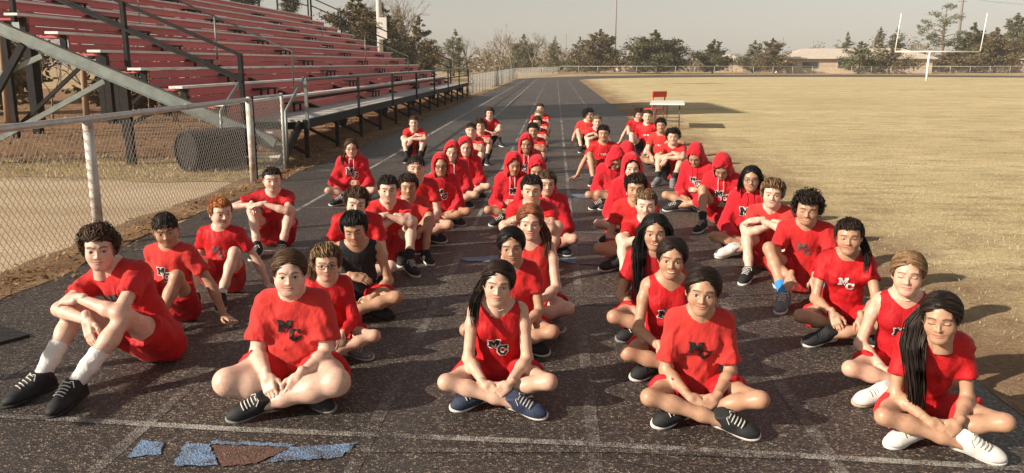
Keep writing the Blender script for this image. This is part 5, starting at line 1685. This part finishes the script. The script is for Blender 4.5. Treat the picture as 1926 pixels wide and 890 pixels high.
    if bands:
        for k_, mt_ in ((0.90, m_wirerim), (0.96, CL['pink'])):
            c_ = elb[-1]+(wri[-1]-elb[-1])*k_; d_ = unit(wri[-1]-elb[-1])*0.007*s
            MB().tube([c_-d_, c_+d_], 0.0285*s, 14).build("wristband", mt_, root, True)
    if beads:
        nbm = MB()
        pts_ = [nb_ + (rt*math.cos(t)*0.070 + fw*(0.012+0.072*max(-0.8, math.sin(t))))*s + up*(0.018-0.034*math.sin(t))*s for t in np.arange(-0.5, 3.7, 0.15)]
        nbm.tube(pts_, [0.0042*s*(1 if i % 2 else 0.55) for i in range(len(pts_))], 6)
        nbm.build("bead_necklace", m_goldch, root, True)
    return root
# ---------------------------------------------------------------- the five lines of students
person('person in white knee socks resting arms over raised knees, front of the leftmost line', -2.544, 4.937, -20.0, head=(41.3, 6, 0), s=1.15, leg='knees', arms=('drape', 'fold'), lean=19, side=-10, skin='fair', hair=('messy', 'brown', 4), face={'lid': 0.38, 'frown': 0.5}, sock=('tall', 'white'), shoe=('black', 'black'), logo='g', logo_at=(0.02, 0.04), fy=-0.12)
person('person in red tee leaning a hand on the ground, second in the leftmost line', -2.772, 5.751, -6.0, head=(27.7, 14, -8), s=0.96, leg='knees', arms=('groundback', 'ground'), lean=2, skin='tan', hair=('crop', 'dark', 5), face={'lid': 0.25, 'frown': 1}, sock=('crew', 'black'), shoe=('black', 'white'), logo='bw', logo_at=(-0.01, -0.01), fy=0.02)
person('person looking aside with one hand on the track, third in the leftmost line', -2.722, 6.538, 4.0, head=(36.6, 6, 0), s=0.92, leg='knees', arms=('groundback', 'ground'), lean=2, skin='fair', hair=('short', 'ginger', 6), face={'lid': 0.4}, sock=('low', 'white'), shoe=('black', 'white'), logo='g', logo_at=(0, -0.01), fy=0.02)
person('person in plain red tee with forearms on knees, fourth in the leftmost line', -2.866, 8.301, 9.5, head=(13.5, 6, 0), s=1.0, leg='knees', arms=('kneehand', 'fold'), lean=12, skin='fair', hair=('short', 'dark', 7), face={'lid': 0.35}, sock=('low', 'black'))
person('person in glasses and red MC hoodie cross-legged alone, fifth in the leftmost line', -2.764, 11.224, 8.0, head=(5.8, 6, 0), s=1.02, leg='cross', arms=('tuck', 'lap'), top='hood_down', lean=10, skin='light', hair=('parted', 'brown', 2), face={'lid': 0.45, 'smile': 0.3}, fem=True, glasses=True, logo='bw', logo_at=(0, 0.02), logo_s=1.15, tail=([(0, 0.11, 0.03), (-0.06, 0.1, -0.02), (-0.095, 0.06, -0.07), (-0.115, 0.0, -0.115), (-0.115, -0.06, -0.16), (-0.105, -0.095, -0.22)], 0.022, 40))
person('person with arms folded on raised knees, last in the leftmost line', -2.754, 16.253, 6.0, head=(3.6, 6, 0), s=1.05, leg='knees', arms=('fold', 'drape'), lean=18, skin='fair', hair=('short', 'brown', 8), face={'lid': 0.4}, shorts='black', sock=('crew', 'black'))
person('person in loose red MC tee sitting cross-legged, front of the second line from left', -1.468, 4.501, 4.0, head=(10.1, 6, 0), s=1.01, leg='cross', arms=('shin', 'shin'), lean=8, skin='fair', hair=('parted', 'brown', 2), face={'fat': 1.0, 'jaw': 1.12, 'lid': 0.38, 'frown': 0.6}, girth=1.42, logo='b', logo_at=(0.0, 0.03), logo_s=1.0, fem=True, sleeve=0.74, shoe=('black', 'grey'), front=1, tail=([(0, 0.115, 0.04), (0, 0.15, 0.0), (0, 0.15, -0.08), (0, 0.13, -0.18), (0.01, 0.12, -0.26)], 0.03, 60))
person('small person in round glasses and long-sleeved red top, second line from the left', -1.481, 5.198, 16.0, head=(-0.1, 6, 0), s=0.84, leg='cross', arms=('shin', 'shin'), top='long', lean=8, skin='light', hair=('flop', 'light', 9), face={'lid': 0.5}, fem=True, glasses=True, tail=([(-0.03, 0.1, 0.0), (-0.08, 0.06, -0.05), (-0.09, 0.03, -0.12), (-0.09, 0.0, -0.2)], 0.03, 60), shoe=('grey', 'white'), legdx=0.05)
person('person in black sleeveless top looking down, one hand dangling from a raised forearm', -1.493, 6.109, 12.0, head=(-4.3, 17, -6), s=0.965, leg='cross', arms=('chin', 'lap'), top='sleeveless', topc='black', lean=15, skin='tan', hair=('bowl', 'black', 10), face={'lid': 0.12, 'frown': 0.5}, shoe=('black', 'black'))
person('person in red tee directly behind the one in the black top', -1.702, 7.047, 6.8, head=(6.8, 10, 6), s=1.034, leg='cross', arms=('lap', 'shin'), lean=18, skin='fair', hair=('flop', 'brown', 11), face={'lid': 0.3}, shoe=('black', 'black'))
person('squinting person hugging raised knees, fifth in the second line from left', -1.589, 7.675, 20.0, head=(-8.3, 6, 0), s=1.024, leg='knees', arms=('fold', 'fold'), lean=14, skin='fair', hair=('short', 'dark', 7), face={'lid': 0.28, 'fat': 0.4, 'frown': 0.5}, sock=('crew', 'black'))
person('person hugging knees just behind the squinting one, second line from left', -1.460, 8.094, 16.0, head=(-5.8, 6, 0), s=0.956, leg='knees', arms=('hug', 'hug'), lean=12, skin='tan', hair=('flop', 'dark', 12), face={'lid': 0.4})
person('tall upright person in plain red tee before the three hooded ones, second line from left', -1.489, 8.811, 12.0, head=(-2.4, 6, 0), s=1.092, leg='cross', arms=('lap', 'shin'), lean=10, skin='light', hair=('crop', 'dark', 5), face={'lid': 0.35, 'frown': 0.6}, sock=('low', 'white'))
person('hooded person in glasses, nearest of three hoods in the second line from left', -1.353, 9.700, 14.0, head=(-6.1, 6, 0), s=0.956, leg='cross', arms=('lap', 'lap'), top='hood_up', lean=10, skin='tan', hair=(None, 'dark', 0), face={'lid': 0.4}, glasses=True, logo='bw', logo_at=(0, -0.0), sock=('low', 'white'))
person('smiling hooded person with tilted head, middle of three hoods, second line from left', -1.378, 10.923, 12.0, head=(-4.8, 6, 8), s=0.994, leg='cross', arms=('lap', 'lap'), top='hood_up', lean=10, skin='light', hair=(None, 'brown', 0), face={'lid': 0.35, 'smile': 0.7}, logo='bw')
person('hooded person farthest back of three hoods in the second line from left', -1.267, 11.674, 12.0, head=(-5.8, 6, 0), s=0.975, leg='cross', arms=('lap', 'lap'), top='hood_up', lean=10, skin='fair', hair=(None, 'brown', 0), face={'lid': 0.4, 'smile': 0.4})
person('person in red tee right behind the three hoods, second line from left', -1.430, 14.264, 2.9, head=(2.9, 6, 0), s=1.053, leg='knees', arms=('fold', 'fold'), lean=14, skin='fair', hair=('crop', 'dark', 5), face={'lid': 0.4}, shorts='black', sock=('crew', 'black'))
person('person in red tee next to last in the second line from left', -1.414, 15.925, 2.5, head=(2.5, 6, 0), s=0.975, leg='knees', arms=('fold', 'fold'), lean=14, skin='light', hair=('curly', 'brown', 13), face={'lid': 0.4}, shorts='black', sock=('crew', 'black'))
person('person hugging knees at the far end of the second line from left', -1.559, 19.299, 22.0, head=(-17.4, 6, 0), s=1.034, leg='knees', arms=('hug', 'hug'), lean=14, skin='fair', hair=('flop', 'brown', 11), face={'lid': 0.4}, shorts='black', sock=('crew', 'black'))
person('person in red V-neck jersey and bead necklace, hands clasped, front of the middle line', -0.312, 4.565, 2.0, head=(-0.1, 4, 4), s=0.96, leg='cross', arms=('clasp', 'clasp'), top='sleeveless', lean=14, skin='light', hair=('parted', 'dark', 3), face={'lid': 0.55}, logo='bw', logo_at=(0.0, -0.05), logo_s=1.1, neck='v', fem=True, beads=True, front=-1, shoe=('navy', 'white'), tail=([(0, 0.11, 0.03), (-0.06, 0.1, -0.02), (-0.095, 0.06, -0.07), (-0.115, 0.0, -0.115), (-0.115, -0.06, -0.16), (-0.105, -0.095, -0.22)], 0.026, 60))
person('person in red tee right behind the front person of the middle line', -0.273, 5.441, 0.0, head=(2.9, 6, -4), s=0.956, leg='cross', arms=('shin', 'shin'), lean=10, skin='tan', hair=('parted', 'black', 14), face={'lid': 0.5}, fem=True, neck='v', front=1)
person('person in red sleeveless jersey with knee spread wide, third in the middle line', -0.164, 5.965, -4.0, head=(5.6, 6, 0), s=1.034, leg='cross', arms=('lap', 'shin'), top='sleeveless', lean=8, skin='fair', hair=('parted', 'auburn', 15), face={'lid': 0.3, 'smile': 0.3}, neck='v', fem=True, logo='bw', logo_at=(0, -0.03), front=1, tail=([(0, 0.11, 0.03), (0.06, 0.1, -0.02), (0.095, 0.06, -0.07), (0.115, 0.0, -0.115), (0.115, -0.06, -0.16), (0.105, -0.095, -0.22)], 0.026, 60), shoe=('grey', 'white'))
person('person in red tee with both elbows wide over knees, fourth in the middle line', -0.201, 7.500, 0.0, head=(1.5, 6, 0), s=1.092, leg='knees', arms=('fold', 'fold'), lean=16, skin='light', hair=('short', 'dark', 7), face={'lid': 0.35, 'frown': 0.6}, ks=1.3)
person('bare-headed person in red hoodie half hidden behind the wide elbows, middle line', -0.084, 8.299, 0.3, head=(8.3, 6, 0), s=0.975, leg='cross', arms=('lap', 'lap'), top='hood_down', lean=12, skin='light', hair=('bowl', 'brown', 16), face={'lid': 0.3})
person('hooded person looking right, leftmost of three hoods in the middle line', -0.498, 9.885, 1.4, head=(15.4, 10, 0), s=0.956, leg='cross', arms=('lap', 'tuck'), top='hood_up', lean=12, skin='tan', hair=(None, 'dark', 0), face={'lid': 0.3}, logo='bw', logo_at=(0.03, 0))
person('hooded person with lowered head, rightmost of three hoods in the middle line', -0.199, 9.486, 0.6, head=(0.6, 18, 0), s=0.975, leg='cross', arms=('lap', 'lap'), top='hood_up', lean=14, skin='tan', hair=(None, 'dark', 0), face={'lid': 0.2})
person('grinning hooded person behind the other two hoods of the middle line', -0.403, 11.843, 1.0, head=(1.0, 6, 0), s=1.014, leg='cross', arms=('lap', 'lap'), top='hood_up', lean=8, skin='brown', hair=(None, 'dark', 0), face={'lid': 0.45, 'smile': 0.9}, logo='bw')
person('person in red tee just behind the grinning hood, middle line', -0.368, 14.267, 0.7, head=(0.7, 6, 0), s=1.034, leg='knees', arms=('fold', 'fold'), lean=12, skin='tan', hair=('bowl', 'black', 10), face={'lid': 0.4}, shorts='black')
person('person third from the far end of the middle line', -0.354, 16.550, 0.6, head=(0.6, 6, 0), s=0.994, leg='knees', arms=('fold', 'fold'), lean=12, skin='light', hair=('flop', 'brown', 11), face={'lid': 0.4}, shorts='black')
person('person next to the far end of the middle line', -0.362, 18.496, 0.6, head=(0.6, 6, 0), s=1.014, leg='knees', arms=('fold', 'fold'), lean=12, skin='fair', hair=('short', 'blond', 17), face={'lid': 0.4}, shorts='black')
person('farthest person of all, at the end of the middle line', -0.358, 20.177, 0.5, head=(0.5, 6, 0), s=1.092, leg='knees', arms=('fold', 'fold'), lean=10, skin='fair', hair=('short', 'brown', 8), face={'lid': 0.4}, shorts='black')
person('person in loose red MC tee, cross-legged, front of the second line from right', 0.788, 4.396, -2.0, head=(-8.2, 4, 3), s=0.97, leg='cross', arms=('clasp', 'clasp'), lean=12, skin='tan', hair=('parted', 'dark', 18), face={'lid': 0.45, 'smile': 0.35}, logo='b', logo_at=(0, 0.01), logo_s=1.2, fem=True, front=-1, shoe=('black', 'white'), sleeve=0.8, wrist=((0, 0.05, 0), (0, 0.05, 0)))
person('smiling person in red V-neck jersey, second in the second line from right', 0.711, 5.071, 2.0, head=(-10.0, 4, 4), s=0.98, leg='cross', arms=('shin', 'lap'), top='sleeveless', lean=10, skin='tan', hair=('parted', 'dark', 19), face={'lid': 0.4, 'smile': 0.7}, neck='v', logo='bw', logo_at=(-0.01, -0.04), logo_s=1.15, fem=True, front=-1, shoe=('black', 'white'))
person('grinning person in red tee, third in the second line from right', 0.698, 5.773, 0.0, head=(-6.9, 6, 0), s=1.014, leg='cross', arms=('lap', 'lap'), lean=10, skin='tan', hair=('long', 'black', 20), face={'lid': 0.35, 'smile': 1.0}, fem=True, front=-1, shoe=('black', 'grey'), tail=([(-0.07, 0.06, -0.02), (-0.095, 0.02, -0.08), (-0.1, -0.03, -0.16), (-0.095, -0.06, -0.26), (-0.09, -0.07, -0.38), (-0.085, -0.08, -0.48)], 0.036, 90))
person('person with knees raised directly behind the grinning one, second line from right', 0.810, 7.139, -12.0, head=(5.5, 6, 0), s=0.975, leg='knees', arms=('fold', 'hug'), lean=14, skin='fair', hair=('short', 'light', 21), face={'lid': 0.25, 'smile': 0.5})
person('person in plain red tee before the hooded ones, second line from right', 0.780, 7.805, -10.0, head=(4.3, 6, 0), s=1.024, leg='cross', arms=('lap', 'lap'), lean=12, skin='tan', hair=('flop', 'dark', 12), face={'lid': 0.35})
person('smiling hooded person, nearest hood in the second line from right', 0.831, 8.985, -8.0, head=(10.7, 6, 0), s=1.053, leg='cross', arms=('lap', 'lap'), top='hood_up', lean=6, skin='fair', hair=('parted', 'brown', 2), face={'lid': 0.25, 'smile': 0.8}, fem=True)
person('person bowed so the hood hides the face, left one in second line from right', 0.794, 11.008, -10.0, head=(35.9, 42, 0), s=0.975, leg='cross', arms=('lap', 'lap'), top='hood_up', lean=20, skin='tan', hair=(None, 'dark', 0), sock=('low', 'white'))
person('person with drooping pointed hood behind the smiling hood, second line from right', 0.933, 11.023, -10.0, head=(35.2, 40, 0), s=1.034, leg='cross', arms=('lap', 'lap'), top='hood_up', lean=14, skin='tan', hair=(None, 'dark', 0))
person('person in lettered red tee leaning a hand on the track, second line from right', 0.781, 13.406, -6.0, head=(2.7, 6, 0), s=1.053, leg='knees', arms=('ground', 'kneehand'), lean=6, skin='tan', hair=('bowl', 'black', 10), face={'lid': 0.4}, logo='band', logo_at=(0, 0.02))
person('person next to last in the second line from right', 0.828, 16.717, -1.4, head=(6.6, 6, 0), s=1.014, leg='knees', arms=('fold', 'fold'), lean=12, skin='fair', hair=('short', 'light', 21), face={'lid': 0.4}, shorts='black')
person('person leaning back and looking right, far end of the second line from right', 0.695, 18.258, -1.1, head=(46.9, 6, 0), s=1.034, leg='knees', arms=('groundback', 'kneehand'), lean=0, skin='light', hair=('curly', 'dark', 22), face={'lid': 0.4}, shorts='black', logo='band')
person('person in red tee and white shoes with eyes closed, front of the rightmost line', 1.924, 4.197, -6.0, head=(-22.6, 8, -3), s=0.95, leg='cross', arms=('clasp', 'clasp'), lean=20, skin='tan', hair=('parted', 'dark', 23), face={'lid': 0.05, 'smile': 0.35}, neck='v', fem=True, shoe=('white', 'white'), front=-1, tail=([(0, 0.115, 0.04), (-0.06, 0.1, 0.0), (-0.105, 0.05, -0.06), (-0.115, -0.02, -0.14), (-0.1, -0.075, -0.22), (-0.09, -0.1, -0.31), (-0.085, -0.11, -0.4), (-0.08, -0.12, -0.48)], 0.044, 120), sleeve=0.6)
person('person in red sleeveless jersey and white choker, second in the rightmost line', 2.037, 4.781, -14.0, head=(-9.1, 4, 0), s=0.97, leg='cross', arms=('lap', 'lap'), top='sleeveless', lean=10, skin='light', hair=('parted', 'light', 24), face={'lid': 0.05, 'smile': 0.1}, neck='v', logo='bw', logo_at=(0, -0.03), fem=True, beads=True, shoe=('white', 'tan'), front=1)
person('person in red tee with white MC letters and wristbands, third in the rightmost line', 2.046, 5.772, -14.0, head=(-5.5, 4, -2), s=0.98, leg='cross', arms=('shin', 'ankle'), lean=10, skin='tan', hair=('short', 'dark', 25), face={'lid': 0.2, 'smile': 0.5}, logo='w', logo_at=(0.0, 0.01), fem=True, front=1, shoe=('black', 'white'), tail=([(0, 0.11, 0.03), (0.06, 0.1, -0.02), (0.095, 0.06, -0.07), (0.115, 0.0, -0.115), (0.115, -0.06, -0.16), (0.105, -0.095, -0.22)], 0.02, 30), sleeve=0.5, bands=True)
person('person in blue socks and grey trainers reaching to the ankles, fourth in the rightmost line', 2.052, 6.763, -16.0, head=(-0.9, 12, 4), s=1.053, leg='knees', arms=('ankle', 'ankle'), lean=14, skin='tan', hair=('curly', 'dark', 22), face={'lid': 0.05, 'smile': 0.7}, logo='g', logo_at=(0, 0.02), sock=('crew', 'blue'), shoe=('grey', 'white'), ks=1.8)
person('person with forearms folded on knees before the hoodie wearers, rightmost line', 1.991, 7.558, -20.0, head=(5.2, 6, 3), s=1.034, leg='knees', arms=('fold', 'fold'), lean=14, skin='fair', hair=('flop', 'light', 9), face={'lid': 0.35, 'smile': 0.2})
person('bare-headed person in glasses and red MC hoodie, rightmost line', 1.971, 8.349, -16.0, head=(2.7, 6, 0), s=1.034, leg='cross', arms=('lap', 'lap'), top='hood_down', lean=8, skin='tan', hair=('long', 'black', 26), face={'lid': 0.45, 'smile': 0.2}, fem=True, glasses=True, logo='bw', logo_at=(-0.01, 0.0), logo_s=1.15, shoe=('white', 'white'))
person('hooded person with bowed head and raised knees, rightmost line', 2.004, 9.735, -24.0, head=(6.4, 40, 0), s=1.053, leg='knees', arms=('tuck', 'tuck'), top='hood_up', lean=18, skin='tan', hair=(None, 'dark', 0), logo='bw', logo_at=(0, 0.0), sock=('crew', 'black'))
person('hooded person with bowed head sitting cross-legged behind another hood, rightmost line', 1.903, 10.808, -34.0, head=(10.0, 36, 0), s=1.034, leg='cross', arms=('lap', 'tuck'), top='hood_up', lean=14, skin='tan', hair=(None, 'dark', 0), logo='bw', logo_at=(0, 0.0))
person('person in lettered red tee, arms crossed on knees behind the hoods, rightmost line', 1.908, 13.312, -22.0, head=(13.8, 6, 0), s=1.024, leg='knees', arms=('fold', 'drape'), lean=12, skin='light', hair=('curly', 'dark', 22), face={'lid': 0.45}, logo='band', shorts='black', sock=('crew', 'black'), shoe=('grey', 'grey'))
person('person in lettered red tee third from the far end of the rightmost line', 1.940, 15.242, -20.0, head=(12.7, 6, 0), s=1.053, leg=('low', 'knees'), arms=('shin', 'kneehand'), lean=8, skin='tan', hair=('bowl', 'black', 10), face={'lid': 0.35}, logo='band', shorts='black')
person('broad person in lettered red tee leaning back, next to last in the rightmost line', 1.837, 16.705, -24.0, head=(17.7, 6, 0), s=1.131, leg='knees', arms=('groundback', 'groundback'), lean=0, skin='fair', hair=('short', 'brown', 8), face={'lid': 0.4}, logo='band', shorts='black', shoe=('grey', 'grey'))
person('person peering down at the far end of the rightmost line', 1.894, 19.228, -10.0, head=(24.4, 16, 0), s=1.014, leg='knees', arms=('ground', 'kneehand'), lean=10, skin='light', hair=('curly', 'brown', 13), shorts='black')
# ---------------------------------------------------------------- ground cover
def scatter(n, xr, yr, size, seed, tilt, dens=None, wl=0.5, z=0.012, ypow=1.0):
    g = np.random.RandomState(seed)
    x = g.uniform(xr[0], xr[1], n); y = yr[0] + (yr[1]-yr[0])*g.uniform(0, 1, n)**ypow
    if dens is not None:
        k = g.uniform(0, 1, n) < dens(x, y); x, y = x[k], y[k]; n = len(x)
    a = g.uniform(0, 6.283, n); t = g.normal(0, tilt, n)
    L = size*g.uniform(0.5, 1.4, n); W_ = L*wl*g.uniform(0.6, 1.3, n)
    ax = np.stack([np.cos(a)*np.cos(t), np.sin(a)*np.cos(t), np.abs(np.sin(t))], 1)
    bx = np.stack([-np.sin(a), np.cos(a), g.normal(0, 0.25, n)], 1)
    c = np.stack([x, y, np.full(n, z) + g.uniform(0, 0.012, n)], 1)
    v = np.stack([c, c + ax*L[:,None]*0.5 + bx*W_[:,None]*0.5, c + ax*L[:,None], c + ax*L[:,None]*0.5 - bx*W_[:,None]*0.5], 1).reshape(-1,3)
    return v, np.arange(n*4).reshape(-1,4)
m_leaf = leaf_mat("dead_leaves", [(0.10,0.05,0.025),(0.22,0.12,0.06),(0.36,0.22,0.11),(0.44,0.31,0.18)], 0.85)
m_blade = leaf_mat("dormant_grass_blades", [(0.26,0.18,0.10),(0.42,0.33,0.20),(0.52,0.43,0.27),(0.58,0.49,0.32)], 0.85)
v, f = scatter(7000, (-5.15,-4.15), (4.0,46), 0.055, 1, 0.35, lambda x, y: np.clip(1-np.abs(x+4.68)/0.5, 0.03, 1), z=0.018, ypow=1.7)
tag(mesh_obj("leaf_litter", v, f, m_leaf), "dead brown leaves drifted along the foot of the fence", "leaves", kind="stuff")
v, f = scatter(9000, (-22,-5.0), (14.8,34), 0.075, 2, 0.4, z=0.014, ypow=1.5)
tag(mesh_obj("leaf_litter", v, f, m_leaf), "dead leaves scattered under the bleachers", "leaves", kind="stuff")
v, f = scatter(190000, (2.7,13.0), (2.6,24), 0.032, 3, 0.6, lambda x, y: np.clip((x-2.7)/1.6, 0.04, 1), wl=0.14, z=0.004, ypow=1.6)
tag(mesh_obj("dormant_grass", v, f, m_blade), "short dry grass blades on the near field", "grass", kind="stuff")
v, f = scatter(22000, (-16,-5.0), (12.9,16.4), 0.09, 4, 0.7, lambda x, y: 0.4+0.6*np.sin(x*2+y*3)**2, wl=0.12, z=0.010)
tag(mesh_obj("straw_grass", v, f, m_blade), "straw-coloured grass verge behind the fence", "grass", kind="stuff")
# ---------------------------------------------------------------- dusty air
hz = bpy.data.materials.new("dusty_air"); hz.use_nodes = True
hn, hl_ = hz.node_tree.nodes, hz.node_tree.links
hn.remove(hn["Principled BSDF"])
pv = hn.new("ShaderNodeVolumePrincipled")
pv.inputs["Color"].default_value = (0.92, 0.88, 0.82, 1)
pv.inputs["Density"].default_value = 0.0006
pv.inputs["Anisotropy"].default_value = 0.2
hl_.new(pv.outputs[0], hn["Material Output"].inputs["Volume"])
tag(MB().box(-420, 520, -60, 720, -1.0, 40.0).build("haze", hz), kind="stuff")
